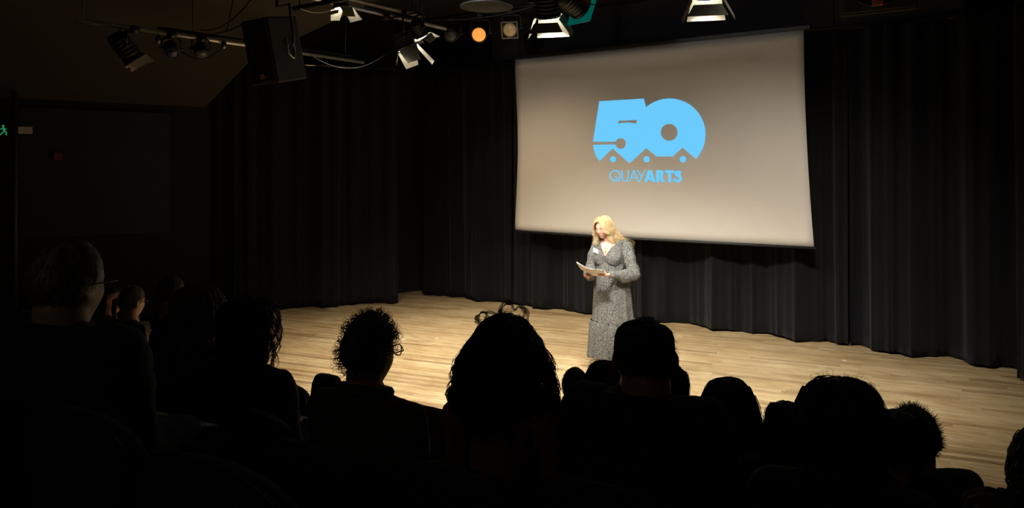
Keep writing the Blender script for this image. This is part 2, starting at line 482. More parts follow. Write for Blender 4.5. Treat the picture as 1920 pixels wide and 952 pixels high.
from mathutils.geometry import tessellate_polygon
def flat(mb, loops):
    L3 = [[Vector((x, y, 0)) for x, y in lp] for lp in loops]
    tris = tessellate_polygon(L3); pts = [p for lp in loops for p in lp]
    fs = []
    for t in tris:
        a, b_, c = [pts[i] for i in t]
        if (b_[0] - a[0]) * (c[1] - a[1]) - (b_[1] - a[1]) * (c[0] - a[0]) < 0: t = (t[0], t[2], t[1])
        fs.append(tuple(t))
    mb.add([lc(*p) for p in pts], [f[::-1] for f in fs])
def arc(cx, cy, r, a0, a1, n): return [(cx + r * math.cos(math.radians(a0 + (a1 - a0) * i / n)), cy + r * math.sin(math.radians(a0 + (a1 - a0) * i / n))) for i in range(n + 1)]
outer = [(160, 142), (558, 118), (562, 212)]
outer += arc(788, 437, 320, -135, 43, 48)
outer += [(903, 555), (815, 634), (672, 634), (580, 560), (430, 695), (280, 562), (163, 675), (140, 645), (122, 605), (110, 568), (105, 530), (303, 527)]
outer += arc(350, 519, 48, 170, -160, 28)
outer += [(303, 502), (105, 502)]
slit = [(332, 315), (415, 312), (498, 306), (487, 341), (450, 334), (410, 331), (370, 334), (328, 342)]
lg = MB(); flat(lg, [outer, slit, arc(784, 419, 76, 0, 352, 44)])
lg.build('logo_fifty', M['logo'], scr, smooth=False)
for cx_, cy_, r_ in ((283, 659, 27), (583, 659, 28), (907, 659, 29)):
    d = MB(); flat(d, [arc(cx_, cy_, r_, 0, 345, 23)]); d.build('logo_dot', M['logo'], scr, smooth=False)


def stroke(mb, pts, w, closed=False):
    n = len(pts); L_, R_ = [], []
    for i in range(n):
        a = pts[(i - 1) % n] if (i > 0 or closed) else pts[i]; c = pts[(i + 1) % n] if (i < n - 1 or closed) else pts[i]
        tx, ty = c[0] - a[0], c[1] - a[1]; l = math.hypot(tx, ty) or 1
        nx_, ny_ = -ty / l * w / 2, tx / l * w / 2
        L_.append((pts[i][0] + nx_, pts[i][1] + ny_)); R_.append((pts[i][0] - nx_, pts[i][1] - ny_))
    v = [lc(*p) for p in L_] + [lc(*p) for p in R_]
    m_ = n if closed else n - 1
    mb.add(v, [(i, (i + 1) % n, n + (i + 1) % n, n + i) for i in range(m_)])
def poly(mb, *loops): flat(mb, list(loops))
Q = MB(); stroke(Q, arc(302, 806, 46, 0, 350, 35), 11.5, True); stroke(Q, [(304, 812), (346, 856)], 10)
U = MB(); stroke(U, [(366, 757), (366, 826)] + arc(393, 826, 27, 180, 0, 12)[1:] + [(420, 757)], 10)
A_ = MB(); stroke(A_, [(432, 857), (471, 757)], 10); stroke(A_, [(471, 757), (512, 860)], 10); stroke(A_, [(449, 822), (496, 822)], 9)
Y_ = MB(); stroke(Y_, [(499, 757), (534, 812)], 10); stroke(Y_, [(566, 755), (518, 861)], 10)
BA = MB(); poly(BA, [(562, 861), (598, 756), (628, 756), (664, 862), (634, 863), (629, 845), (597, 844), (591, 861)], [(603, 824), (624, 824), (613, 790)])
BR = MB(); poly(BR, [(668, 756), (706, 756), (722, 760), (733, 770), (737, 786), (733, 802), (720, 814), (750, 863), (718, 863), (696, 822), (696, 863), (668, 863)], [(696, 778), (696, 800), (704, 799), (709, 789), (704, 779)])
BT = MB(); poly(BT, [(748, 757), (826, 757), (826, 782), (803, 782), (803, 864), (775, 864), (775, 782), (748, 782)])
BS = MB(); stroke(BS, [(889, 784), (877, 775), (861, 771), (847, 776), (844, 787), (851, 797), (866, 804), (882, 813), (888, 828), (884, 842), (870, 851), (852, 851), (836, 845), (824, 835)], 26)
for nm, g in (('letter_q', Q), ('letter_u', U), ('letter_a', A_), ('letter_y', Y_), ('letter_a', BA), ('letter_r', BR), ('letter_t', BT), ('letter_s', BS)):
    g.build(nm, M['logo'], scr, smooth=False)

# ------------------------------------------------------------------ signs on the left wall
ex = wallpt(6, 244, 0.05)
sg = empty('exit_sign', ex, wang, 'small green emergency exit sign glowing dimly at the left frame edge', 'exit sign')
MB().box((0.05, 0, 0), (0.34, 0.03, 0.17)).build('sign_box', mat('sign_dark', (0.01, 0.02, 0.015), 0.4), sg, smooth=False, bevel=0.004)
gm = mat('sign_green', (0.02, 0.2, 0.08), 0.5, emit=(0.03, 0.45, 0.17), estr=0.45)
sgn = 1 if (RW @ Vector((0, 1, 0))).dot(-nl) > 0 else -1
yy = 0.018 * sgn
rm = MB()
def fl(pts, w):
    for a, b_ in zip(pts, pts[1:]): rm.cap((a[0], yy, a[1]), (b_[0], yy, b_[1]), w, w, 8)
rm.ell((0.0, yy, 0.055), (0.014, 0.005, 0.014), nu=12, nv=8)
fl([(0.0, 0.03), (-0.012, -0.01)], 0.012); fl([(-0.012, -0.01), (-0.035, -0.03), (-0.03, -0.06)], 0.007); fl([(-0.012, -0.01), (0.01, -0.035), (0.03, -0.06)], 0.007)
fl([(0, 0.028), (0.03, 0.01)], 0.006); fl([(0, 0.028), (-0.03, 0.012)], 0.006)
rm.build('running_figure', gm, sg)
np_ = wallpt(45, 244, 0.05)
ns = empty('wall_notice', np_, wang, 'small pale blank-looking notice right of the thin pillar on the left wall', 'notice')
MB().box((0, 0, 0), (0.185, 0.02, 0.095)).build('notice_board', mat('notice', (0.5, 0.5, 0.46), 0.7, emit=(0.5, 0.5, 0.42), estr=0.0), ns, smooth=False, bevel=0.003)
fa = wallpt(108, 293, 0.09)
fo = empty('fire_call_point', fa, wang, 'small dark red box on the left wall right of the notice', 'alarm')
MB().box((0, 0, 0), (0.09, 0.05, 0.10)).build('call_box', mat('alarm_red', (0.18, 0.006, 0.01), 0.5), fo, smooth=False, bevel=0.005)
MB().box((0.0, 0.027 * sgn, -0.0), (0.05, 0.004, 0.05)).build('call_glass', mat('alarm_glass', (0.08, 0.03, 0.03), 0.3), fo, smooth=False)

# ------------------------------------------------------------------ lighting bars, cables
def bar(pts, r, label, m='metal_black', name='lighting_bar'):
    return tag(MB().tube(pts, r, 14).build(name, M[m]), label, 'lighting bar')
PZ = 3.98
bar([(-6.30, 3.9, PZ), (-6.2, 7.35, PZ)], 0.024, 'bright steel lighting bar running down to the pair of stacked lanterns', 'steel')
bar([(-6.45, 3.6, PZ + 0.13), (-6.35, 7.1, PZ + 0.13)], 0.024, 'second lighting bar just above the bright steel one', 'steel')
bar([(-7.78, 3.55, 3.64), (-7.55, 7.2, 3.64)], 0.024, 'long dim lighting bar in front of the sloping ceiling at the left', 'steel')
bar([(-7.80, 4.4, 3.70), (-7.57, 7.0, 3.70)], 0.018, 'thinner conduit strapped along the left lighting bar')
bar([(-6.4, 5.1, 3.86), (1.9, 5.1, 3.86)], 0.024, 'black lighting bar over the front of the stage, above the frame')
bar([(-7.6, 8.02, 4.30), (-2.0, 8.02, 4.30)], 0.024, 'black lighting bar high above the stage carrying the amber lamps')
for (x, y, z), w in zip(((-7.76, 3.6, 3.64), (-7.70, 4.75, 3.64), (-7.66, 5.55, 3.64), (-7.58, 6.9, 3.64)), ('at the left end of the left bar', 'left bar, just right of the tilted profile spot', 'left bar, beside the hanging loudspeaker', 'left bar, hidden end behind the loudspeaker')):
    drop([(x, y, z), (x, y, 4.78)], 0.008, w)
for (x, y), w in zip(((-6.285, 4.3), (-6.21, 6.9)), ('steel bar, end above the loudspeaker', 'steel bar, end above the stacked lanterns')):
    drop([(x, y, PZ), (x, y, 4.78)], 0.01, w)
for x, w in zip((-6.3, -4.2, -2.4, -1.2, 1.6), ('front bar, left end', 'front bar, beside the projector', 'front bar, between the two lit lanterns', 'front bar, beside the right loudspeaker', 'front bar, right end')):
    drop([(x, 5.1, 3.86), (x, 5.1, 4.78)], 0.01, w)
for x, w in zip((-7.4, -4.7, -2.2), ('high bar, left end', 'high bar, right of the square amber lamp', 'high bar, right end above the screen')):
    drop([(x, 8.02, 4.30), (x, 8.02, 4.78)], 0.01, w)


def cable(a, b_, sag, label, r=0.006, side=0.0, m='rubber', n=22):
    a, b_ = Vector(a), Vector(b_); pts = []
    for i in range(n + 1):
        t = i / n; p = a.lerp(b_, t); p.z -= sag * 4 * t * (1 - t); p.x += side * math.sin(t * PI); pts.append(p)
    return tag(MB().tube(pts, r, 6).build('power_cable', M[m]), label, 'cable')
cable(P(375, 55, 8.3), P(470, 0, 7.2), 0.10, 'black cable looping from the left bar up past the loudspeaker')
cable(P(360, 62, 8.4), P(465, 40, 7.6), 0.06, 'black cable running behind the upper left of the loudspeaker')
cable(P(340, 95, 8.2), P(420, 85, 8.4), 0.12, 'black cable drooping under the two small globe lamps')
cable(P(560, 84, 8.0), P(755, 72, 8.6), 0.30, 'black cable slung from the loudspeaker to the stacked lanterns', 0.0035)
cable(P(425, 60, 8.2), P(437, 0, 7.9), 0.0, 'straight black cable rising from the left bar')
cable(P(563, 16, 7.4), P(625, 17, 7.7), 0.04, 'thin pale wire looping beneath the bright steel bar', 0.003, m='steel')
cable(P(740, 25, 8.4), P(1000, 12, 7.0), 0.10, 'black cable running past the round disc')
cable(P(1085, 2, 5.6), P(1230, -6, 5.2), 0.05, 'thin greenish cable above the projection screen', 0.004)

# ------------------------------------------------------------------ lanterns
def lantern(loc, target, bar_z, label, r=0.095, L=0.24, lit=True, doors=True, gel=None, group=None, door_ang=(28, 28, 28, 28), name='stage_lantern', lens_m=None, door_len=0.17, spin=0.0, hang=(0, 0)):
    loc = Vector(loc); d = (Vector(target) - loc).normalized()
    q = d.to_track_quat('-Z', 'Y').to_matrix().to_4x4() @ Matrix.Rotation(spin, 4, 'Z')
    t = empty(name, loc, 0, label, 'stage light', group)
    hb = MB()
    prof = [(0.02, L), (r * 0.75, L), (r * 0.95, L * 0.85)]
    for i in range(5):
        z = L * (0.75 - 0.13 * i); prof += [(r, z), (r * 1.05, z - 0.006), (r * 1.05, z - 0.014), (r, z - 0.02)]
    prof += [(r, 0.02), (r * 1.1, 0.015), (r * 1.1, -0.01), (r * 0.92, -0.012), (r * 0.9, 0.012), (0.01, 0.013)]
    hb.lathe(prof, 28, q); hb.build('housing', M['metal_black'], t)
    lm = lens_m or (M['glass'] if lit else mat('dull_lens', (0.10, 0.10, 0.11), 0.15))
    MB().lathe([(0.002, -0.034), (r * 0.5, -0.030), (r * 0.88, -0.014), (r * 0.88, 0.004), (0.002, 0.008)], 24, q).build('lens', lm, t)
    # yoke: U bracket from the clamp down to the housing's trunnions
    side = (q.to_3x3() @ Vector((1, 0, 0))); side.z = 0
    if side.length < 1e-3: side = Vector((1, 0, 0))
    side.normalize()
    piv = q @ Vector((0, 0, L * 0.5)); top = max(bar_z - loc.z - 0.05, piv.z + r + 0.05)
    yk = MB(); ra = r * 1.28; yt = piv.z + (r + 0.07)
    yt = min(yt, top - 0.01)
    pts = [piv + side * ra, Vector((piv.x, piv.y, yt - 0.03)) + side * ra, Vector((piv.x, piv.y, yt)) + side * (ra - 0.03),
           Vector((piv.x, piv.y, yt)) - side * (ra - 0.03), Vector((piv.x, piv.y, yt - 0.03)) - side * ra, piv - side * ra]
    yk.tube(pts, 0.011, 8); yk.build('yoke', M['metal_black'], t)
    for sg_ in (1, -1):
        a = piv + side * ra * sg_
        MB().tube([piv + side * r * 0.9 * sg_, a + side * 0.03 * sg_], 0.014, 10).build('knob', M['metal_black'], t)
    cl = MB(); hz_ = bar_z - loc.z
    cl.tube([(piv.x, piv.y, yt), (piv.x, piv.y, max(yt + 0.005, hz_ - 0.06)), (hang[0], hang[1], hz_ - 0.04), (hang[0], hang[1], hz_)], 0.010, 8)
    cl.box((hang[0], hang[1], hz_ - 0.02), (0.075, 0.075, 0.075)); cl.build('hook_clamp', M['metal_black'], t)
    if doors:
        door_len0 = door_len
        for i in range(4):
            door_len = door_len0 * (1.25, 1.0, 0.6, 1.0)[i]
            a = math.radians(door_ang[i]); az = PI / 2 * i
            w0, w1 = r * 1.0, r * 1.45
            o_ = r * 1.08
            z0_ = -0.035 if i == 2 else -0.012
            v = [(-w0, o_, z0_), (w0, o_, z0_), (w1 if i % 2 == 0 else w0 * 0.7, o_ + math.sin(a) * door_len, -0.012 - math.cos(a) * door_len), (-w1 if i % 2 == 0 else -w0 * 0.7, o_ + math.sin(a) * door_len, -0.012 - math.cos(a) * door_len)]
            nrm = Vector((0, math.cos(a), math.sin(a))) * 0.003
            v += [(x, y + nrm.y, z + nrm.z) for x, y, z in v]
            rz = Matrix.Rotation(az, 4, 'Z')
            v = [q @ rz @ Vector(p) for p in v]
            MB().add([tuple(p) for p in v], [(0, 1, 2, 3), (7, 6, 5, 4), (0, 4, 5, 1), (1, 5, 6, 2), (2, 6, 7, 3), (3, 7, 4, 0)]).build('barn_door', M['door_in'], t, smooth=False)
    if gel:
        g = MB(); rz = q
        g.box((0, 0, 0), (0.26, 0.26, 0.004)); g.v = [np.array([(q @ Vector((p[0], p[1], p[2] - 0.03)))[:] for p in g.v[0]])]
        g.build('colour_gel', gel, t, smooth=False)
    return t


lp = {k: (v_[0], v_[1]) for k, v_ in LAMPS.items()}
def at_lamp(key, back=0.03):
    p, t = Vector(lp[key][0]), Vector(lp[key][1]); d = (t - p).normalized()
    return p - d * back, p + d * 3
p_, t_ = at_lamp('a'); lantern(p_, t_, PZ, 'lit black lantern with splayed barn doors, lower of the stacked pair', r=0.11, door_len=0.22, door_ang=(22, 30, 25, 30), hang=(-0.34, 0))
p_, t_ = at_lamp('e'); lantern(p_, t_, PZ + 0.13, 'lit lantern directly above and behind the lower one of the stacked pair', r=0.08, L=0.2, door_ang=(35, 35, 35, 35), door_len=0.1, hang=(-0.32, 0))
p_, t_ = at_lamp('b'); lantern(p_, t_, 3.86, 'brightly lit lantern with barn doors above the left edge of the screen', door_ang=(12, 22, 28, 30))
p_, t_ = at_lamp('c'); lantern(p_, t_, 3.86, 'lit lantern with pale barn doors cut by the top frame edge above the screen', door_ang=(12, 22, 28, 30))
p_, t_ = at_lamp('f'); lantern(p_, t_, 3.86, 'added lantern over the right of the stage, above the frame beside the right loudspeaker')
p_, t_ = at_lamp('h'); lantern(p_, t_, 3.86, 'added lantern just above the frame between the pale barn doors and the right loudspeaker', r=0.08, L=0.2, door_ang=(40, 40, 40, 40), door_len=0.1)
p_, t_ = at_lamp('d'); lantern(p_, t_, PZ + 0.13, 'lit lantern with white barn doors at the top edge left of the stacked pair', r=0.08, L=0.2, door_ang=(30, 30, 30, 30), door_len=0.13, hang=(-0.28, 0))
teal = mat('teal_gel', (0.0, 0.25, 0.2), 0.3, emit=(0.0, 0.28, 0.22), estr=0.25)  # gel emission stands in for light from the lit lantern beside it
org = mat('orange_gel', (0.6, 0.12, 0.03), 0.3, emit=(0.9, 0.2, 0.05), estr=0.3)  # this gel's glow is also borrowed lamp light set as emission
lantern((-2.93, 5.13, 3.44), (-2.2, 7.8, 2.3), 3.86, 'lantern with a teal colour gel beside the brightly lit one', lit=False, doors=False, gel=teal)
lantern((-2.72, 5.1, 3.60), (-2.6, 5.8, 2.6), 3.86, 'lantern with an orange gel at the top edge above the screen', lit=False, doors=False, gel=org, r=0.08)
amber = mat('amber_lens', (0.9, 0.35, 0.08), 0.25, emit=(1.0, 0.36, 0.07), estr=0.9, var=0.3, scale=30)
ambr2 = mat('dim_amber_lens', (0.4, 0.28, 0.14), 0.25, emit=(0.6, 0.38, 0.16), estr=0.16, var=0.5, scale=25)
lantern(onY(898, 65, 8.02), (-3.0, 2.0, 1.4), 4.30, 'round lamp glowing orange high above the stage', lens_m=amber, doors=False, r=0.105)
o = lantern(onY(956, 56, 8.02), (-3.0, 2.0, 1.4), 4.30, 'dim amber lamp in a square frame, right of the glowing orange one', lens_m=ambr2, doors=False, r=0.10)
fr = MB()
for sx, sy, w, h in ((0, 0.105, 0.22, 0.02), (0, -0.105, 0.22, 0.02), (0.105, 0, 0.02, 0.22), (-0.105, 0, 0.02, 0.22)): fr.box((sx, sy, -0.02), (w, h, 0.012))
dd = (Vector((-3, 2, 1.4)) - onY(956, 56, 8.02)).to_track_quat('-Z', 'Y').to_matrix().to_4x4()
fr.v = [np.array([(dd @ Vector(p))[:] for p in a]) for a in fr.v]
fr.build('gel_frame', mat('gel_frame', (0.15, 0.13, 0.11), 0.5, var=0.2), o, smooth=False)
lantern(onY(845, 66, 8.02), (-4.0, 1.0, 1.4), 4.30, 'unlit black lamp with faint glints left of the orange lamp', lit=False, doors=False, r=0.09)
lantern(onX(252, 112, -7.70), onX(290, 160, -7.64), 3.64, 'unlit black profile spot tilted down on the left bar', lit=False, doors=True, r=0.10, L=0.32, door_ang=(8, 8, 8, 8), door_len=0.08)
bl = mat('blue_glints', (0.03, 0.03, 0.09), 0.15)
lantern(onX(322, 100, -7.66), onX(328, 160, -7.4), 3.64, 'small unlit lamp with bluish glints on the left bar', lit=False, doors=False, r=0.075, L=0.15, lens_m=bl)
lantern(onX(378, 102, -7.63), onX(384, 160, -7.4), 3.64, 'small unlit lamp with silvery glints near the loudspeaker on the left bar', lit=False, doors=False, r=0.075, L=0.15)
for px_, py_, w_ in ((297, 76, 'left'), (420, 86, 'right')):
    p = onX(px_, py_, -7.68 if w_ == 'left' else -7.63); g = 'tiny bulb fittings on the left bar'
    t = empty('bulb_fitting', p, 0, 'tiny hanging bulb fitting %s of the two small unlit lamps' % w_, 'bulb', g)
    MB().lathe([(0.004, 0.06), (0.02, 0.055), (0.035, 0.0), (0.03, -0.005), (0.004, 0.0)], 16).build('shade', M['metal_black'], t)
    MB().ell((0, 0, -0.01), (0.02, 0.02, 0.025), nu=12, nv=8).build('bulb', mat('bulb_glass', (0.5, 0.48, 0.45), 0.1), t)
    MB().tube([(0, 0, 0.05), (0.0, 0, 3.64 - p.z - 0.02)], 0.004, 6).build('stem', M['rubber'], t)
# the flat round disc above the stage
dp = P(912, 12, 7.3)
dk = empty('round_disc', dp, 0, 'large flat dark round disc hanging above the stage with a pale rim', 'ceiling disc')
MB().lathe([(0.01, 0.03), (0.2, 0.028), (0.255, 0.01), (0.265, 0.0), (0.26, -0.008), (0.245, -0.002), (0.01, 0.004)], 48).build('dish', mat('disc_paint', (0.035, 0.033, 0.03), 0.5, 0.2, var=0.2), dk)
MB().tube([(0, 0, 0.03), (0, 0, 4.76 - dp.z)], 0.012, 8).build('stem', M['metal_black'], dk)


# ------------------------------------------------------------------ loudspeakers
def loudspeaker(loc, yaw, tilt, size, label, ceil_z, handle_side=1):
    t = empty('loudspeaker', loc, 0, label, 'loudspeaker', 'black loudspeakers hung over the stage front')
    w, d, h = size
    Rm = Matrix.Rotation(yaw, 4, 'Z') @ Matrix.Rotation(tilt, 4, 'X')
    def tr(mb): mb.v = [np.array([(Rm @ Vector(p))[:] for p in a]) for a in mb.v]; return mb
    # trapezoid cabinet: front wide (towards -y local), back narrow
    a, b_ = w / 2, w / 2 * 0.62
    v = [(-a, -d / 2, -h / 2), (a, -d / 2, -h / 2), (b_, d / 2, -h / 2), (-b_, d / 2, -h / 2)]
    v += [(x, y, h / 2) for x, y, z in v]
    tr(MB().add(v, [(0, 3, 2, 1), (4, 5, 6, 7), (0, 1, 5, 4), (1, 2, 6, 5), (2, 3, 7, 6), (3, 0, 4, 7)])).build('cabinet', M['cab'], t, smooth=False, bevel=0.012)
    tr(MB().box((0, -d / 2 - 0.008, 0), (w * 0.92, 0.014, h * 0.93))).build('grille', M['grille'], t, smooth=False, bevel=0.006)
    ring_ = MB(); pts = [(w * 0.36 * math.cos(x), -d / 2 - 0.017, -h * 0.17 + w * 0.36 * math.sin(x)) for x in np.linspace(0, 2 * PI, 33)]
    tr(ring_.tube(pts, 0.004, 6)).build('woofer_ring', M['metal_black'], t)
    tr(MB().box((0, -d / 2 - 0.018, -h / 2 + 0.075), (0.062, 0.008, 0.046))).build('badge', M['badge'], t, smooth=False, bevel=0.002)
    bk = MB()
    for i, (x0, hh) in enumerate(((-0.016, 0.014), (-0.002, 0.014), (0.013, 0.014))):
        bk.box((x0, -d / 2 - 0.0235, -h / 2 + 0.073), (0.0035, 0.002, 0.018))
    bk.box((-0.020, -d / 2 - 0.0235, -h / 2 + 0.065), (0.006, 0.002, 0.003))
    bk.box((0.003, -d / 2 - 0.0235, -h / 2 + 0.0735), (0.009, 0.002, 0.003)); bk.box((0.003, -d / 2 - 0.0235, -h / 2 + 0.081), (0.009, 0.002, 0.003)); bk.box((0.003, -d / 2 - 0.0235, -h / 2 + 0.0655), (0.009, 0.002, 0.003)); bk.box((0.0075, -d / 2 - 0.0235, -h / 2 + 0.073), (0.003, 0.002, 0.015))
    bk.box((0.018, -d / 2 - 0.0235, -h / 2 + 0.0655), (0.010, 0.002, 0.003))
    tr(bk).build('badge_letters', M['badge_mark'], t, smooth=False)
    hs = handle_side
    hx = (a + b_) / 2 * hs + 0.01 * hs
    tr(MB().tube([(hx, 0.0, 0.10), (hx + 0.012 * hs, -0.01, -0.05), (hx, 0.05, -0.10), (hx - 0.02 * hs, 0.09, -0.06), (hx - 0.02 * hs, 0.08, 0.1)], 0.008, 8)).build('side_bracket', M['steel'], t)
    top = ceil_z - loc[2]
    yk = MB(); sx = w / 2 + 0.05
    yk.tube([(Rm @ Vector((hx, 0.02, 0.0)))[:], (Rm @ Vector((sx * hs, 0.02, 0.05)))[:], (Rm @ Vector((sx * hs, 0.04, h / 2 + 0.1)))[:], (0, 0, h / 2 + 0.12), (0, 0, top)], 0.014, 8)
    yk.build('hanging_arm', M['metal_black'], t)
    return t


loudspeaker((-6.05, 4.62, 3.32), math.radians(-2), math.radians(12), (0.42, 0.40, 0.62), 'black loudspeaker with orange badge hanging at upper left', 4.78, 1)
loudspeaker((-0.76, 5.05, 3.47), math.radians(2), math.radians(22), (0.44, 0.40, 0.64), 'black loudspeaker with orange badge cut by the top edge at right', 4.78, 1)


# ------------------------------------------------------------------ seats
def make_seat(label, group, loc):
    t = empty('theatre_seat', loc, 0, label, 'theatre seat', group)
    # back: rounded top panel
    w, h = 0.215, 0.50; bk = MB(); outl = []
    for i in range(13): a = PI * i / 12; outl.append((w * math.cos(a) if abs(math.cos(a)) < 0.99 else math.copysign(w, math.cos(a)), 0.40 + 0.10 * math.sin(a) ** 0.6 if math.sin(a) > 1e-6 else 0.40))
    prof = [(w, 0.0)] + outl + [(-w, 0.0)]
    rr = []
    for y, sc in ((0.0, 0.93), (0.012, 0.99), (0.04, 1.0), (0.065, 0.98), (0.078, 0.92)):
        rr.append([(x * sc, -0.285 + y - 0.10 * z, 0.44 + 0.25 + (z - 0.25) * sc) for x, z in prof])
    bk.rings(rr); bk.build('backrest', M['seat'], t)
    MB().tube([(x * 1.0, -0.285 + 0.02 - 0.10 * z, 0.44 + z + 0.004) for x, z in outl], 0.005, 6).build('back_edge', M['seat_metal'], t)
    MB().box((0, 0.05, 0.352), (0.41, 0.40, 0.085)).build('cushion', M['seat'], t, smooth=True, bevel=0.03)
    for s in (-1, 1):
        MB().box((s * 0.175, -0.05, 0.153), (0.028, 0.12, 0.306)).build('leg', M['seat_metal'], t, smooth=False, bevel=0.006)
    return t


def copy_tree(o, label, loc, group):
    c = o.copy(); COL.objects.link(c); c['label'] = label; c['group'] = group; c.location = loc
    for ch in list(o.children):
        k_ = ch.copy(); COL.objects.link(k_); k_.parent = c; k_.matrix_parent_inverse = ch.matrix_parent_inverse.copy()
    return c


SEATS = []
# ------------------------------------------------------------------ people
def head_pts(s=1.0, nose=1.0, wide=1.0, female=False):
    """sculpted head, centre at mid height, +y forward; returns rings for MB.rings"""
    nu, nv = 72, 60; rr = []
    for i in range(nv + 1):
        th = PI * (i + 0.02) / (nv + 0.04); ring_ = []
        for j_ in range(nu):
            ph = 2 * PI * j_ / nu
            dx, dy, dz = math.sin(th) * math.sin(ph), math.sin(th) * math.cos(ph), math.cos(th)
            x, y, z = dx * 0.076 * wide, dy * 0.096, dz * 0.119
            low = max(0.0, -dz); up = max(0.0, dz)
            x *= 1 - 0.22 * low ** 1.3; 
            if dy < 0: y *= 1 + 0.05 * up; y *= 1 - 0.55 * low ** 1.2
            else: y *= 1 - 0.10 * low
            y += 0.010 * low
            if dy > 0.2:
                g = lambda cx_, cz_, sx_, sz_: math.exp(-((x - cx_) / sx_) ** 2 - ((z - cz_) / sz_) ** 2)
                fr_ = min(1, (dy - 0.2) * 2.5); d = 0
                d -= 0.004 * g(0, 0.0, 0.06, 0.06)
                d += 0.010 * nose * g(0, -0.004, 0.008, 0.016) + 0.019 * nose * g(0, -0.026, 0.010, 0.013) + 0.006 * (g(0.012, -0.032, 0.006, 0.006) + g(-0.012, -0.032, 0.006, 0.006))
                d -= 0.013 * (g(0.031, 0.004, 0.015, 0.011) + g(-0.031, 0.004, 0.015, 0.011))
                d += 0.006 * (g(0.030, 0.002, 0.010, 0.007) + g(-0.030, 0.002, 0.010, 0.007))
                d += 0.004 * (g(0.028, 0.024, 0.02, 0.007) + g(-0.028, 0.024, 0.02, 0.007))
                d += 0.005 * (g(0.042, -0.028, 0.018, 0.018) + g(-0.042, -0.028, 0.018, 0.018))
                d += 0.008 * g(0, -0.056, 0.018, 0.005) + 0.008 * g(0, -0.068, 0.015, 0.006) - 0.003 * g(0, -0.062, 0.02, 0.002)
                d += 0.012 * g(0, -0.097, 0.02, 0.016) - 0.004 * g(0, -0.082, 0.02, 0.006)
                y += d * fr_
            ring_.append((x * s, y * s, z * s))
        rr.append(ring_)
    return rr


def add_head(mb, c, Rh, s=1.0, nose=1.0, wide=1.0):
    rr = head_pts(s, nose, wide)
    a = np.array(rr); n_ = a.shape; a = a.reshape(-1, 3) @ np.array(Rh.to_3x3()).T + np.array(c)
    mb.rings(list(a.reshape(n_)))
    for sx in (-1, 1):   # ears: a flattened rim and a hollow
        e0 = Vector(c) + Rh @ Vector((sx * 0.079 * s * wide, -0.008 * s, -0.008 * s))
        Re = Rh @ Matrix.Rotation(sx * 0.35, 4, 'Z')
        mb.ell(e0, (0.008 * s, 0.019 * s, 0.031 * s), Re, 12, 10)
        pts = [e0 + Re @ Vector((sx * 0.006 * s, 0.019 * s * math.cos(q), 0.031 * s * math.sin(q))) for q in np.linspace(-0.9, 3.6, 12)]
        mb.tube(pts, 0.0045 * s, 6)


def tint(me, c, Rh, s, strong=1.0):
    """lips, lids, brows, cheeks as skin colour; nostril shade painted in"""
    a = getv(me); inv = np.array(Rh.to_3x3().inverted())
    q = (a - np.array(c)) @ inv.T / s
    colr = np.ones((len(a), 4)); front = q[:, 1] > 0.04
    g = lambda cx_, cz_, sx_, sz_: np.exp(-((np.abs(q[:, 0]) - cx_) / sx_) ** 2 - ((q[:, 2] - cz_) / sz_) ** 2) * front
    def mixc(w, col):
        w = np.clip(w, 0, 1)[:, None] * strong
        colr[:, :3] = colr[:, :3] * (1 - w) + np.array(col) * w
    mixc(1.0 * g(0, -0.061, 0.019, 0.0080), (0.45, 0.13, 0.15))
    mixc(1.0 * g(0.030, -0.005, 0.015, 0.0048), (0.12, 0.07, 0.06))
    mixc(0.6 * g(0.030, 0.008, 0.015, 0.009), (0.50, 0.33, 0.30))
    mixc(0.95 * g(0.031, 0.025, 0.017, 0.0050), (0.34, 0.22, 0.15))
    mixc(0.35 * g(0.042, -0.026, 0.02, 0.016), (0.95, 0.55, 0.50))
    mixc(0.4 * g(0.012, -0.036, 0.004, 0.003), (0.4, 0.2, 0.18))
    at = me.color_attributes.new('tint', 'FLOAT_COLOR', 'POINT')
    at.data.foreach_set('color', colr.ravel())


def finger(mb, p, d, n_, L, r, curl):
    """three joints bending towards n_"""
    p = Vector(p); d = Vector(d).normalized(); n_ = Vector(n_).normalized(); a = 0
    for k_, f_ in enumerate((0.45, 0.3, 0.25)):
        dd_ = (d * math.cos(a) + n_ * math.sin(a)); q = p + dd_ * L * f_
        mb.cap(p, q, r * (1 - 0.1 * k_), r * (0.9 - 0.1 * k_), 8); p = q; a += curl


def hand(mb, wrist, d, palm_n, s=1.0, curl=0.4, thumb_side=1, fing=None, thumb=None):
    """d: finger direction, palm_n: the way the palm faces"""
    w = Vector(wrist); d = Vector(d).normalized(); n_ = Vector(palm_n); n_ = (n_ - d * n_.dot(d)).normalized(); sd = d.cross(n_) * thumb_side
    Rm = Matrix((sd, d, n_)).transposed()
    mb.ell(w + d * 0.045 * s, (0.038 * s, 0.052 * s, 0.015 * s), Rm, 14, 10)
    base = w + d * 0.078 * s
    for k_, (off, L, up) in enumerate(((0.030, 0.068, 0.0), (0.010, 0.076, 0.003), (-0.011, 0.071, 0.001), (-0.030, 0.056, -0.006))):
        finger(mb, base + sd * off * s + d * up * s, d + sd * off * 1.2, n_, L * s, 0.0088 * s, curl)
    finger(mb, w + d * 0.028 * s + sd * 0.028 * s, thumb or (d * 0.75 + sd * 0.75 + n_ * 0.2), n_, 0.062 * s, 0.0105 * s, 0.25)


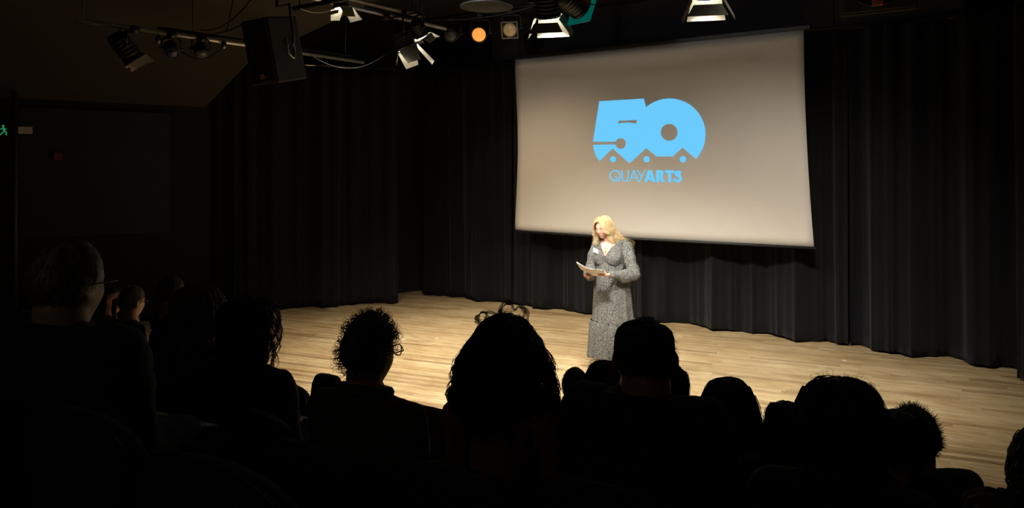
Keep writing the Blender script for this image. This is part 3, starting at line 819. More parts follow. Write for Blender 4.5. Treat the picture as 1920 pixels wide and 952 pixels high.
# ---- hair
def mk_strands(paths, r, m, name, parent, base=None, mb=None):
    mb = mb or MB()
    allv, allf, n0 = [], [], 0
    for pts, rad in paths:
        a = np.asarray(pts); n = len(a)
        t = np.gradient(a, axis=0); t /= (np.linalg.norm(t, axis=1)[:, None] + 1e-9)
        ref = np.array([0.3, 0.5, 0.81]); u = np.cross(t, ref); u /= (np.linalg.norm(u, axis=1)[:, None] + 1e-9); w = np.cross(t, u)
        rr_ = rad * np.linspace(1, 0.25, n)[:, None]
        ring_ = np.stack([a + u * rr_, a - 0.5 * u * rr_ + 0.87 * w * rr_, a - 0.5 * u * rr_ - 0.87 * w * rr_], 1).reshape(-1, 3)
        allv.append(ring_)
        for i in range(n - 1):
            b0 = n0 + i * 3
            allf += [(b0, b0 + 1, b0 + 4, b0 + 3), (b0 + 1, b0 + 2, b0 + 5, b0 + 4), (b0 + 2, b0, b0 + 3, b0 + 5)]
        n0 += 3 * n
    if allv: mb.add(np.concatenate(allv), allf)
    return mb


def long_hair(parent, c, Rh, s, prof, m, seed=1, open_=55, hairline=0.055, locks=90, per=9, curl=0.0, freq=9, fine=0.0012, fly=0, ky=1.08, drift=(0, 0), ragged=0.06, z1=None, name='hair', endz=None, yoff=-0.012, right_scale=1.0, left_scale=1.0):
    """prof: (z, half width) pairs from the crown down, in head-local metres"""
    rr = random.Random(seed); npr = np.random.RandomState(seed)
    pz = np.array([p[0] for p in prof])[::-1]; pw = np.array([p[1] for p in prof])[::-1]
    ztop, zlow = prof[0][0], prof[-1][0]
    Rn = np.array(Rh.to_3x3()); cc = np.array(c)
    def pos(az, z, off):
        w = np.interp(z, pz, pw)
        sgn_ = np.where(np.sin(az) > 0, right_scale, left_scale)
        low = np.clip((0.02 - z) / 0.12, 0, 1)
        kyy = np.where(np.cos(az) > 0, 1.25 - 0.25 * low, ky - (ky - 0.75) * low) 
        wx = np.sin(az) * (w * sgn_ + off); wy = np.cos(az) * (np.minimum(w, 0.10) * kyy + off) + yoff
        dr = np.clip((-z) / 0.2, 0, 1.5)
        return np.stack([wx + drift[0] * dr, wy + drift[1] * dr, z + 0 * wx], -1)
    zlist = lambda z_end, n: ztop - (ztop - z_end) * (np.linspace(0, 1, n) ** 1.35)
    mb = MB(); nA, nT = 64, 30; rows = []
    opr = math.radians(open_)
    for j_ in range(nA + 1):
        az = -PI + 2 * PI * j_ / nA
        dfr = abs(az)
        if dfr < opr: ze = hairline + 0.02 * math.cos(dfr / opr * PI / 2)
        else: ze = zlow + ragged * (0.5 + noise.noise(Vector((az * 3, seed, 0)))) + 0.015
        zz = zlist(ze, nT)
        off = np.array([0.006 * noise.noise(Vector((az * 5, z_ * 14, seed))) for z_ in zz]) - (0.006 + curl * 1.5)
        rows.append(pos(np.full(nT, az), zz, off))
    k = nT
    v_ = np.concatenate(rows); f_ = [(i * k + q, (i + 1) * k + q, (i + 1) * k + q + 1, i * k + q + 1) for i in range(nA) for q in range(nT - 1)]
    mb.add(v_, f_)
    paths = []
    for L_ in range(locks):
        az0 = rr.uniform(-PI, PI)
        if abs(az0) < opr * 0.95 and rr.random() < 0.75: az0 = math.copysign(rr.uniform(opr, PI), az0)
        ph = rr.uniform(0, 6.28); fq = freq * rr.uniform(0.75, 1.3); amp = curl * rr.uniform(0.6, 1.3)
        zs = ztop - (ztop + 0.02) * rr.random() ** 1.2 * 0.6
        ze0 = zlow + ragged * rr.uniform(-0.6, 0.8)
        if abs(az0) < opr: ze0 = hairline + rr.uniform(-0.01, 0.02)
        offl = rr.uniform(-0.004, 0.008)
        sw = rr.uniform(-0.25, 0.25)
        n = 26 if curl > 0 else 14
        for q in range(per):
            az = az0 + rr.gauss(0, 0.045); ze = ze0 + rr.gauss(0, 0.012)
            z_ = zs - (zs - ze) * np.linspace(0, 1, n) ** 1.1
            tt_ = np.linspace(0, 1, n); ramp_ = np.clip(tt_ * 2.2, 0, 1)
            off = offl + rr.gauss(0, 0.003) + amp * ramp_ * (0.5 + np.cos(ph + fq * 6.28 * (zs - z_) * 2.2 + rr.gauss(0, 0.25)))
            azz = az + sw * tt_ + amp * ramp_ * np.sin(ph + fq * 6.28 * (zs - z_) * 2.2) / 0.09
            pp_ = pos(azz, z_, off)
            paths.append((pp_, fine * rr.uniform(0.8, 1.6)))
    for q in range(fly):   # stray hairs off the outline
        az = rr.uniform(-PI, PI); z0_ = rr.uniform(zlow * 0.6, ztop)
        if abs(az) < opr and z0_ < hairline: continue
        n = 12; tt_ = np.linspace(0, 1, n)
        dz = rr.uniform(-0.05 - curl * 4, 0.03) if z0_ < ztop - 0.03 else rr.uniform(0.0, 0.03)
        off = -curl * 0.6 + tt_ * rr.uniform(0.006, 0.03 + curl * 1.2) + (0.004 + curl * 0.35) * np.sin(tt_ * rr.uniform(3, 12) + rr.uniform(0, 6))
        zz = z0_ + dz * tt_ + 0.008 * np.sin(tt_ * 5)
        base_ = pos(np.full(n, az) + 0.3 * tt_ * rr.uniform(-1, 1), np.minimum(np.full(n, z0_), ztop - 0.004), off)
        base_[:, 2] = zz
        paths.append((base_, fine * 0.55))
    mk_strands(paths, fine, m, name, parent, mb=mb)
    mb.v = [a @ (Rn * s).T + cc for a in mb.v]
    return mb.build(name, m, parent)


def short_hair(parent, c, Rh, s, m, seed=1, thick=0.018, n=900, length=0.03, kind='spiky', lift=0.5, cut=-0.03, front=0.06, fine=0.0012, wide=1.0, crown_bump=0.0, name='hair', back_low=-0.075):
    rr = random.Random(seed); Rn = np.array(Rh.to_3x3()); cc = np.array(c)
    def scalp(th, az, off):
        # th from crown
        x = math.sin(th) * math.sin(az) * (0.077 * wide + off); y = math.sin(th) * math.cos(az) * (0.098 + off) - 0.004
        z = math.cos(th) * (0.118 + off * 1.05)
        if z < 0 and math.cos(az) < 0: y *= 1 - 0.35 * min(1, -z / 0.1)
        if crown_bump: z += crown_bump * math.exp(-(th / 0.6) ** 2)
        return np.array((x, y, z))
    def limit(az):
        f_ = (math.cos(az) + 1) / 2           # 1 front, 0 back
        zl = back_low + (front - back_low) * (f_ ** 1.4)
        return math.acos(max(-0.95, min(0.95, zl / 0.125)))
    mb = MB(); nA, nT = 56, 18; rows = []
    for j_ in range(nA + 1):
        az = 2 * PI * j_ / nA; lim = limit(az)
        rows.append(np.array([scalp(lim * i / (nT - 1), az, thick * (1 - (i / (nT - 1)) ** 5) + 0.006 * noise.noise(Vector((math.sin(az) * 4, math.cos(az) * 4, i * 0.5 + seed)))) for i in range(nT)]))
    k = nT
    mb.add(np.concatenate(rows), [(i * k + q, (i + 1) * k + q, (i + 1) * k + q + 1, i * k + q + 1) for i in range(nA) for q in range(nT - 1)])
    paths = []
    for q in range(n):
        az = rr.uniform(0, 2 * PI); lim = limit(az); th = lim * math.sqrt(rr.random()) * 0.98
        p0 = scalp(th, az, thick * 0.7 * (1 - (th / lim) ** 5)); nn = p0 / np.linalg.norm(p0)
        L_ = length * rr.uniform(0.6, 1.3)
        if kind == 'spiky':
            side = np.array((rr.gauss(0, 0.4), rr.gauss(0, 0.4), rr.gauss(0.25, 0.3)))
            tt_ = np.linspace(0, 1, 5)[:, None]
            paths.append((p0 + nn * L_ * tt_ * lift + side * L_ * tt_ ** 2 * (1 - lift + 0.2), fine))
        elif kind == 'flat':
            dn = np.array((0, -0.35, -1.0)) if math.cos(az) < 0.3 else np.array((0.2, -0.8, 0.1)); dn = dn - nn * dn.dot(nn); dn /= np.linalg.norm(dn) + 1e-6
            tt_ = np.linspace(0, 1, 5)[:, None]
            paths.append((p0 + dn * L_ * tt_ + nn * (0.002 + 0.004 * tt_ * rr.random()), fine))
        else:   # curls
            a_ = np.cross(nn, np.array((rr.gauss(0, 1), rr.gauss(0, 1), rr.gauss(0, 1)))); a_ /= np.linalg.norm(a_) + 1e-6; b__ = np.cross(nn, a_)
            rad = rr.uniform(0.006, 0.014); turns = rr.uniform(1.0, 2.0); ph = rr.uniform(0, 6)
            tt_ = np.linspace(0, 1, 16)[:, None]
            paths.append((p0 + nn * L_ * (tt_ * 0.8 + 0.1) + rad * (a_ * np.cos(ph + turns * 6.28 * tt_) + nn * np.sin(ph + turns * 6.28 * tt_)) + b__ * L_ * 0.6 * tt_ * rr.uniform(-1, 1) - np.array((0, 0, 0.3)) * L_ * tt_ ** 2, fine * rr.uniform(0.7, 1.5)))
    mk_strands(paths, fine, m, name, parent, mb=mb)
    mb.v = [a @ (Rn * s).T + cc for a in mb.v]
    return mb.build(name, m, parent)


def glasses(parent, c, Rh, s, m=None, cat_eye=False):
    m = m or M['frame']; mb = MB()
    T = lambda p: Vector(c) + Rh @ (Vector(p) * s)
    for sx in (-1, 1):
        pts = []
        for i in range(21):
            a = 2 * PI * i / 20; rx, rz = 0.027, 0.019
            x = rx * math.cos(a); z = rz * math.sin(a)
            if cat_eye and z > 0 and x > 0: z += 0.009 * (x / rx)
            pts.append(T((sx * (0.033 + x), 0.106 - 0.15 * (0.033 + x) ** 2 / 0.06, 0.004 + z)))
        mb.tube(pts, 0.0022 * s, 6)
        mb.tube([T((sx * 0.061, 0.098, 0.012 + (0.008 if cat_eye else 0))), T((sx * 0.080, 0.088, 0.010)), T((sx * 0.084, 0.0, 0.006)), T((sx * 0.082, -0.02, -0.01))], 0.0024 * s, 6)
    mb.tube([T((-0.007, 0.107, 0.008)), T((0, 0.110, 0.011)), T((0.007, 0.107, 0.008))], 0.0022 * s, 6)
    return mb.build('glasses', m, parent)


WOMAN = Vector((-3.72, 7.23, 1.45))
SKINS = {'fair': skin('fair_skin', (0.60, 0.33, 0.235)), 'warm': skin('warm_skin', (0.50, 0.25, 0.17)), 'grey': skin('pale_skin', (0.42, 0.33, 0.28))}
CL = {'black': cloth('black_cloth', (0.008, 0.008, 0.009)), 'dark': cloth('dark_cloth', (0.016, 0.014, 0.014)), 'olive': cloth('olive_cotton', (0.075, 0.075, 0.055)),
      'denim': cloth('denim', (0.022, 0.032, 0.045)), 'rust': cloth('rust_cotton', (0.26, 0.09, 0.055)), 'brown': cloth('brown_wool', (0.03, 0.02, 0.013)),
      'beige': cloth('beige_fleece', (0.12, 0.10, 0.085)), 'navy': cloth('navy_cloth', (0.010, 0.012, 0.020))}


def person(label, px, py, Y, s=1.0, floor_z=0.0, body_yaw=None, head_yaw=None, pitch=-0.06, roll=0.0, skin_='fair', top='black', legs='black',
           broad=1.0, bare_neck=False, voxel=0.012, lean=0.0, group='seated audience seen from behind', collar=None, sleeveless=False, seat=True, wide=1.0, nose=1.0, shoulder=0.0, neck=1.0):
    hd = P(px, py, Y)
    to = WOMAN - hd; yaw = math.atan2(-to.x, to.y)
    hy = yaw if head_yaw is None else math.radians(head_yaw)
    by = yaw * 0.5 if body_yaw is None else math.radians(body_yaw)
    off = Vector((0, -0.03 - lean, 0)); off.rotate(Matrix.Rotation(by, 3, 'Z'))
    base = Vector((hd.x + off.x, hd.y + off.y, floor_z))
    root = empty('person', base, by, label, 'person', group)
    inv = Matrix.Rotation(-by, 4, 'Z') @ Matrix.Translation(-base)
    c = inv @ hd
    Rh = Matrix.Rotation(hy - by, 4, 'Z') @ Matrix.Rotation(pitch, 4, 'X') @ Matrix.Rotation(roll, 4, 'Y')
    Hd = c.z; sb = s * broad
    sk, garb, leg = MB(), MB(), MB()
    add_head(sk, c, Rh, s, nose, wide)
    shz = Hd - 0.216 * s + shoulder; hipz = 0.52
    spine = lambda z: Vector((0, (z - hipz) / max(0.05, Hd - hipz) * (c.y - 0.01), z))
    nb = spine(Hd - 0.168 * s)
    sk.cap(c + Rh @ Vector((0, -0.022 * s, -0.07 * s)), nb, 0.060 * s * neck, 0.068 * s * neck)
    def torso(mb, g):
        chest = spine(Hd - 0.36 * s); mb.ell(chest, (0.165 * sb + g, 0.105 * sb + g, 0.17 * s + g), nu=24, nv=14)
        mid = spine((chest.z + hipz) / 2); mb.ell(mid, (0.145 * sb + g, 0.105 * sb + g, max(0.14, (chest.z - hipz) * 0.62) + g), nu=24, nv=14)
        mb.ell((0, 0, hipz + 0.02), (0.172 * sb + g, 0.12 * sb + g, 0.105 + g), nu=24, nv=12)
        for sx in (-1, 1):
            sh = spine(shz) + Vector((sx * 0.172 * sb, -0.005, 0.008))
            mb.cap(nb + Vector((sx * 0.02, -0.005, -0.012)), sh + Vector((0, 0, 0.004)), 0.05 * s + g, 0.052 * s + g)
    def arms(mb, g, short=False):
        for sx in (-1, 1):
            sh = spine(shz) + Vector((sx * 0.178 * sb, -0.005, -0.006)); el = Vector((sx * (0.178 * sb + 0.006), sh.y + 0.05, shz - 0.27 * s)); wr = Vector((sx * 0.10 * sb, 0.30 * s + 0.02, 0.655 if s > 0.85 else 0.63))
            mb.cap(sh, sh.lerp(el, 0.45) if short else el, 0.052 * sb + g, (0.047 if short else 0.042) * sb + g)
            if not short:
                mb.cap(el, el.lerp(wr, 0.93), 0.042 * sb + g, 0.029 * sb + g)
            if mb is sk:
                hand(mb, wr, (-sx * 0.25, 0.9, -0.25), (0, -0.2, -1), s, 0.18, thumb_side=sx)
    torso(sk, 0); arms(sk, 0)
    kn = {}
    for sx in (-1, 1):
        hp = Vector((sx * 0.09 * sb, 0.0, hipz)); knp = Vector((sx * 0.105 * sb, 0.43 * s, hipz - 0.005)); an = Vector((sx * 0.105 * sb, 0.41 * s, max(0.075, hipz - 0.44 * s)))
        sk.cap(hp, knp, 0.078 * sb, 0.056 * sb); sk.cap(knp, an, 0.054 * sb, 0.036 * sb)
        sk.cap(an, an + Vector((0, 0.12 * s, -0.035)), 0.036 * s, 0.028 * s)
        leg.cap(hp, knp, 0.078 * sb + 0.013, 0.056 * sb + 0.013); leg.cap(knp, an + Vector((0, 0, 0.03)), 0.054 * sb + 0.014, 0.04 * sb + 0.02)
        sh_ = MB(); sh_.cap(an + Vector((0, -0.02, -0.022)), an + Vector((0, 0.15 * s, -0.038)), 0.045 * s, 0.034 * s, 14)
        sh_.build('shoe', M['shoe'], root)
    leg.ell((0, 0, hipz + 0.01), (0.172 * sb + 0.014, 0.12 * sb + 0.014, 0.10), nu=24, nv=12)
    me = remesh(sk, voxel, 2); tint(me, c, Rh, s); link('body', me, SKINS[skin_], root)
    torso(garb, 0.016); arms(garb, 0.014, sleeveless)
    if collar: garb.cap(nb + Vector((0, 0, -0.05)), nb + Vector((0, -0.004, 0.022 * s)), 0.10 * s * neck, 0.080 * s * neck)
    if collar:
        cr = MB()
    me = remesh(garb, voxel * 1.15, 5)
    # open the neck of the garment
    wrinkle(me, 0.010, 9, (1, 1, 0.7)); wrinkle(me, 0.005, 26)
    link({'black': 'dark_top'}.get(top, 'shirt'), me, CL[top], root)
    me = remesh(leg, voxel * 1.3, 3); wrinkle(me, 0.006, 18)
    link('trousers', me, CL[legs], root)
    if collar:
        pts = [nb + Vector((0.084 * s * neck * math.sin(a), 0.076 * s * neck * math.cos(a) - 0.006, 0.046 + 0.020 * -math.cos(a))) for a in np.linspace(0, 2 * PI, 25)]
        MB().tube(pts, 0.020 * s, 8).build('collar', CL[collar], root)
    if seat:
        SEATS.append((root, base, by, floor_z))
    return dict(root=root, c=c, Rh=Rh, s=s, nb=nb, spine=spine, shz=shz, Hd=Hd, sb=sb)


def prof_px(Y, y0, pts): return [((y0 - y) / F * Y, w / F * Y) for y, w in pts]


H_BLACK = hairm('black_hair', (0.012, 0.009, 0.008)); H_BROWN = hairm('brown_hair', (0.045, 0.026, 0.015)); H_PURP = hairm('plum_curls', (0.075, 0.016, 0.040))
H_BLOND = hairm('blond_hair', (0.30, 0.21, 0.11)); H_GREY = hairm('grey_hair', (0.22, 0.20, 0.18)); H_GING = hairm('ginger_hair', (0.22, 0.10, 0.04)); H_DBLON = hairm('dark_blond_hair', (0.13, 0.09, 0.05))
H_AUB = hairm('auburn_curls', (0.06, 0.025, 0.014))

T2, T3 = 0.35, 0.65
SA_ = 'seated audience seen from behind'
# -- far left, front row
p = person('person in profile with dark hair and bare shoulder at far left', 207, 562, 6.2, 1.0, 0, skin_='warm', top='dark', sleeveless=True, voxel=0.008)
long_hair(p['root'], p['c'], p['Rh'], p['s'], [(0.132, 0.0), (0.125, 0.035), (0.09, 0.072), (0.03, 0.088), (-0.05, 0.088), (-0.12, 0.08), (-0.2, 0.07)], H_BLACK, 11, open_=98, locks=60, per=6)
p = person('person with tied-back light brown hair and glasses beside the dark-haired profile', 248, 566, 5.5, 0.95, 0, skin_='fair', top='black', voxel=0.009, head_yaw=6)
short_hair(p['root'], p['c'], p['Rh'], p['s'], H_DBLON, 12, thick=0.012, n=500, length=0.04, kind='flat', back_low=-0.06)
glasses(p['root'], p['c'], p['Rh'], p['s'])
MB().tube([p['c'] + p['Rh'] @ Vector(q) for q in ((0, -0.10, 0.03), (0, -0.135, 0.02), (0, -0.14, -0.05), (0, -0.125, -0.14))], [0.018, 0.022, 0.018, 0.006], 10).build('ponytail', H_DBLON, p['root'])
p = person('person with close-cropped hair and lit ear in the far front row', 322, 550, 5.3, 1.0, 0, skin_='warm', top='black', voxel=0.009, head_yaw=2)
short_hair(p['root'], p['c'], p['Rh'], p['s'], H_BROWN, 13, thick=0.005, n=500, length=0.012, kind='flat', back_low=-0.05, front=0.085)
p = person('person with ginger fringe and dark glasses behind the blond bob', 414, 598, 5.0, 1.0, 0, skin_='fair', top='dark', voxel=0.009)
long_hair(p['root'], p['c'], p['Rh'], p['s'], [(0.135, 0.0), (0.128, 0.04), (0.09, 0.078), (0.03, 0.092), (-0.04, 0.088), (-0.09, 0.07)], H_GING, 14, open_=62, hairline=0.04, locks=70, per=6)
glasses(p['root'], p['c'], p['Rh'], p['s'])

# -- third row, far left: the large older man
p = person('large grey-haired person in dark clothes nearest the left edge', 130, 534, 2.2, 1.06, T3, skin_='grey', top='black', broad=1.28, voxel=0.011, body_yaw=8, shoulder=0.06, neck=1.15, collar='black')
short_hair(p['root'], p['c'], p['Rh'], p['s'], H_GREY, 21, thick=0.010, n=1400, length=0.028, kind='flat', back_low=-0.06, front=0.07)
glasses(p['root'], p['c'], p['Rh'], p['s'])

# -- second row
p = person('person with straight dark-blond bob in the second row at left', 373, 585, 3.4, 1.0, T2, skin_='fair', top='black', voxel=0.012)
long_hair(p['root'], p['c'], p['Rh'], 1.0, prof_px(3.4, 585, ((530, 0), (533, 16), (542, 30), (560, 42), (590, 46), (615, 44), (643, 38))), H_DBLON, 22, open_=50, locks=110, per=8, curl=0.001, ragged=0.02)
p = person('person with long dark curly hair and black top left of the spectacled person', 468, 616, 3.1, 1.02, T2, skin_='fair', top='black', legs='denim', voxel=0.012, broad=1.08)
long_hair(p['root'], p['c'], p['Rh'], 1.0, prof_px(3.1, 616, ((553, 0), (556, 20), (563, 34), (580, 47), (600, 52), (640, 52), (670, 49), (697, 42))), H_BROWN, 23, open_=50, locks=110, per=8, curl=0.012, freq=3.2, fly=40, ragged=0.03)
p = person('person with short curly hair, cat-eye glasses and an olive collared shirt', 692, 662, 2.6, 1.0, T2, skin_='fair', top='olive', collar='olive', voxel=0.011, broad=1.0, wide=1.02, head_yaw=-4)
short_hair(p['root'], p['c'], p['Rh'], 1.0, H_AUB, 24, thick=0.013, n=520, length=0.032, kind='curl', back_low=-0.07, front=0.05, crown_bump=0.016, wide=0.96)
glasses(p['root'], p['c'], p['Rh'], 1.0, cat_eye=True)
p = person('person with huge curly plum-dark hair, hair ribbon and rust dungarees', 946, 672, 2.42, 1.0, T2, skin_='warm', top='rust', voxel=0.011, broad=0.86, body_yaw=12)
long_hair(p['root'], p['c'], p['Rh'], 1.0, prof_px(2.42, 672, ((588, 0), (592, 18), (600, 34), (620, 48), (650, 64), (680, 77), (710, 85), (745, 92), (770, 78), (805, 50))), H_PURP, 25, open_=48, locks=260, per=7, curl=0.017, freq=3.2, fly=520, ragged=0.05, ky=1.2)
# translucent ribbon loops on the crown
rib = mat('sheer_ribbon', (0.16, 0.13, 0.11), 0.6, alpha=0.5)
def ribbon(loop, w, seed):
    mb = MB(); rr = []
    for i, q in enumerate(loop):
        q = Vector(q); t = (Vector(loop[min(i + 1, len(loop) - 1)]) - Vector(loop[max(i - 1, 0)])).normalized()
        side = Vector((0.15, 1, 0.1)).normalized(); side = (side - t * side.dot(t)).normalized()
        wv = w * (0.75 + 0.35 * math.sin(i * 1.3 + seed)); up = t.cross(side) * 0.006 * math.sin(i * 2.1 + seed)
        rr.append([q - side * wv / 2, q + up, q + side * wv / 2])
    mb.rings(rr, cap=False, closed=False); return mb
T = lambda q: p['c'] + p['Rh'] @ Vector(q)
for k_, (cx_, cz_, rx_, rz_, a0, a1) in enumerate(((-0.052, 0.132, 0.036, 0.020, -0.3, 3.9), (-0.035, 0.146, 0.026, 0.014, 3.2, 7.2), (0.030, 0.150, 0.040, 0.034, -0.9, 3.6), (0.012, 0.158, 0.020, 0.030, 0.2, 4.6), (0.055, 0.138, 0.026, 0.034, -1.2, 2.4), (-0.066, 0.126, 0.020, 0.024, 1.0, 5.4))):
    lp_ = [T((cx_ + rx_ * math.cos(a), -0.03 + 0.01 * math.sin(a * 2), cz_ + rz_ * math.sin(a))) for a in np.linspace(a0, a1, 16)]
    o = ribbon(lp_, 0.028, k_).build('hair_ribbon', rib, p['root']); o.modifiers.new('t', 'SOLIDIFY').thickness = 0.0006
# dungaree straps
strap = cloth('patterned_strap', (0.13, 0.035, 0.03), scale=120)
for sx in (-1, 1):
    pts = []
    for t_ in np.linspace(0, 1, 12):
        z_ = p['shz'] + 0.035 - 0.36 * t_; y_ = -0.085 - 0.07 * math.sin(min(1, t_ * 1.8) * PI / 2) + 0.02 * t_
        pts.append((sx * (0.105 - 0.02 * t_), y_ + p['spine'](z_).y, z_))
    mb = MB(); mb.rings([[(x - 0.02, y, z), (x + 0.02, y, z), (x + 0.02, y - 0.005, z), (x - 0.02, y - 0.005, z)] for x, y, z in pts]); mb.build('strap', strap, p['root'])

p = person('broad person in dark jacket and flat-topped patterned cap in the centre', 1209, 672, 2.3, 1.0, T2, skin_='warm', top='black', collar='black', voxel=0.011, broad=1.10, body_yaw=10, shoulder=0.05, neck=1.30, wide=1.16)
# cap
capm = mat('patterned_cap_cloth', (0.012, 0.009, 0.012), 0.9, var=0.2, scale=40, bump=0.2)
nt = capm.node_tree; bb = nt.nodes['Principled BSDF']
vo = nt.nodes.new('ShaderNodeTexVoronoi'); vo.inputs['Scale'].default_value = 22; tc2 = nt.nodes.new('ShaderNodeTexCoord'); nt.links.new(tc2.outputs['Object'], vo.inputs['Vector'])
n4 = nt.nodes.new('ShaderNodeTexNoise'); n4.inputs['Scale'].default_value = 60; nt.links.new(tc2.outputs['Object'], n4.inputs['Vector'])
rp = nt.nodes.new('ShaderNodeValToRGB'); rp.color_ramp.elements[0].position = 0.18; rp.color_ramp.elements[0].color = (0.075, 0.035, 0.032, 1); rp.color_ramp.elements[1].position = 0.36; rp.color_ramp.elements[1].color = (0.010, 0.008, 0.011, 1)
ma = nt.nodes.new('ShaderNodeMath'); ma.operation = 'MULTIPLY_ADD'; ma.inputs[1].default_value = 0.35; nt.links.new(n4.outputs['Fac'], ma.inputs[0]); nt.links.new(vo.outputs['Distance'], ma.inputs[2])
sub = nt.nodes.new('ShaderNodeMath'); sub.operation = 'SUBTRACT'; sub.inputs[1].default_value = 0.12; nt.links.new(ma.outputs[0], sub.inputs[0]); nt.links.new(sub.outputs[0], rp.inputs[0]); nt.links.new(rp.outputs[0], bb.inputs['Base Color'])
mb = MB(); rr_ = []
for z_, w_ in ((-0.028, 0.086), (-0.026, 0.089), (0.0, 0.091), (0.04, 0.092), (0.070, 0.090), (0.090, 0.083), (0.101, 0.072), (0.106, 0.056), (0.104, 0.034), (0.098, 0.014), (0.097, 0.002)):
    rr_.append([tuple(p['c'] + p['Rh'] @ (Vector((w_ * math.sin(a) * (1 + 0.02 * math.sin(3 * a)), w_ * 1.18 * math.cos(a) - 0.004, z_ + 0.006 * math.cos(a * 2 + 0.6) * (z_ > 0.06))) * 1.02)) for a in np.linspace(0, 2 * PI, 41)[:-1]])
mb.rings(rr_); mb.build('cap', capm, p['root'])
mb = MB(); rr_ = []
for i in range(9):
    a = -0.9 + 1.8 * i / 8
    rr_.append([tuple(p['c'] + p['Rh'] @ Vector((0.09 * math.sin(a) * q_, (0.10 * math.cos(a)) * q_ + (q_ - 1) * 0.25 * math.cos(a), -0.018 + dz_ - (q_ - 1) * 0.06))) for q_, dz_ in ((1.0, 0.003), (1.3, 0.003), (1.3, -0.002), (1.0, -0.002))])
mb.rings(rr_); mb.build('cap_peak', capm, p['root'])
short_hair(p['root'], p['c'], p['Rh'], 1.0, H_BLACK, 26, thick=0.008, n=700, length=0.05, kind='flat', back_low=-0.112, front=0.05)

p = person('person with large smooth dark-blond head of hair, second row at right', 1575, 795, 2.0, 1.0, T2, skin_='fair', top='black', voxel=0.011, collar='brown', body_yaw=10)
long_hair(p['root'], p['c'], p['Rh'], 1.0, prof_px(2.0, 795, ((706, 0), (709, 22), (715, 40), (724, 52), (738, 60), (770, 73), (800, 77), (840, 74), (872, 66))), hairm('dark_straight_hair', (0.05, 0.036, 0.022)), 27, open_=50, locks=180, per=9, curl=0.0015, fly=200, ragged=0.02, ky=1.05, fine=0.0009)
p = person('person with tawny hair and beige coat cut off by the right edge', 1976, 893, 1.75, 0.98, T2, skin_='fair', top='beige', voxel=0.011, head_yaw=18)
long_hair(p['root'], p['c'], p['Rh'], 1.0, [(0.128, 0.0), (0.122, 0.035), (0.09, 0.066), (0.03, 0.082), (-0.04, 0.084), (-0.10, 0.080)], H_DBLON, 28, open_=50, locks=80, per=7, curl=0.004)
pts = [p['nb'] + Vector((0.135 * math.sin(a), 0.11 * math.cos(a), 0.045 + 0.012 * math.sin(3 * a))) for a in np.linspace(0, 2 * PI, 33)]
mb = MB(); mb.tube(pts, 0.055, 12); me = remesh(mb, 0.008, 2); wrinkle(me, 0.016, 30); wrinkle(me, 0.008, 90); link('fleece_collar', me, CL['beige'], p['root'])

# -- front row
p = person('child with short dark hair left of the patterned cap in front row', 1078, 726, 3.8, 0.76, 0, skin_='fair', top='dark', voxel=0.011, broad=0.85)
short_hair(p['root'], p['c'], p['Rh'], p['s'], H_BLACK, 31, thick=0.016, n=350, length=0.02, kind='flat', back_low=-0.08, front=0.06)
for sx in (-1, 1):   # drawn-up hood ties
    MB().tube([p['nb'] + Vector(q) for q in ((-0.05 * sx - 0.02, -0.07, 0.0), (-0.07 * sx - 0.02, -0.07, 0.025), (-0.085 * sx - 0.02, -0.06, 0.01), (-0.075 * sx - 0.02, -0.05, -0.02))], 0.004, 6).build('hood_tie', CL['dark'], p['root'])
p = person('child with long brown hair partly hidden by the patterned cap', 1134, 718, 3.4, 0.82, 0, skin_='fair', top='black', voxel=0.012, broad=0.85)
long_hair(p['root'], p['c'], p['Rh'], 1.0, prof_px(3.4, 718, ((674, 0), (677, 14), (686, 25), (700, 32), (720, 36), (745, 37), (775, 34))), H_BROWN, 32, open_=50, locks=80, per=7, curl=0.001, ragged=0.02)
p = person('front-row child glimpsed just right of the patterned cap', 1262, 722, 3.45, 0.78, 0, skin_='fair', top='dark', voxel=0.013, broad=0.85)
long_hair(p['root'], p['c'], p['Rh'], 1.0, [(0.10, 0.0), (0.095, 0.03), (0.06, 0.055), (0.02, 0.065), (-0.04, 0.064), (-0.08, 0.05)], H_BROWN, 33, open_=50, locks=60, per=6, curl=0.002)
p = person('person with long sleek black hair right of the patterned cap', 1366, 768, 3.15, 1.03, 0, skin_='fair', top='black', voxel=0.012, broad=0.85)
long_hair(p['root'], p['c'], p['Rh'], 1.0, prof_px(3.15, 768, ((706, 0), (709, 15), (716, 28), (728, 38), (757, 50), (803, 60), (836, 66), (890, 62))), H_BLACK, 34, open_=50, locks=120, per=8, curl=0.002, drift=(0.015, 0), ragged=0.03)
p = person('small child with smooth dark bob between two larger heads at right', 1470, 803, 2.7, 0.78, 0, skin_='fair', top='black', voxel=0.012, broad=0.85)
long_hair(p['root'], p['c'], p['Rh'], 1.0, prof_px(2.7, 803, ((751, 0), (753, 14), (760, 24), (775, 31), (800, 34), (860, 33))), H_BLACK, 35, open_=50, locks=80, per=7, ragged=0.015)
p = person('child with flat dark hair wedged between the large head and the spiky one', 1684, 824, 2.5, 0.78, 0, skin_='fair', top='black', voxel=0.012, broad=0.85)
long_hair(p['root'], p['c'], p['Rh'], 1.0, prof_px(2.5, 824, ((768, 0), (770, 18), (776, 30), (790, 37), (820, 40), (870, 38))), H_BLACK, 36, open_=50, locks=80, per=7, ragged=0.015)
p = person('person with short spiky dark hair and visible ear at right', 1716, 822, 2.95, 0.98, 0, skin_='warm', top='brown', legs='denim', voxel=0.010, broad=1.0, shoulder=0.04)
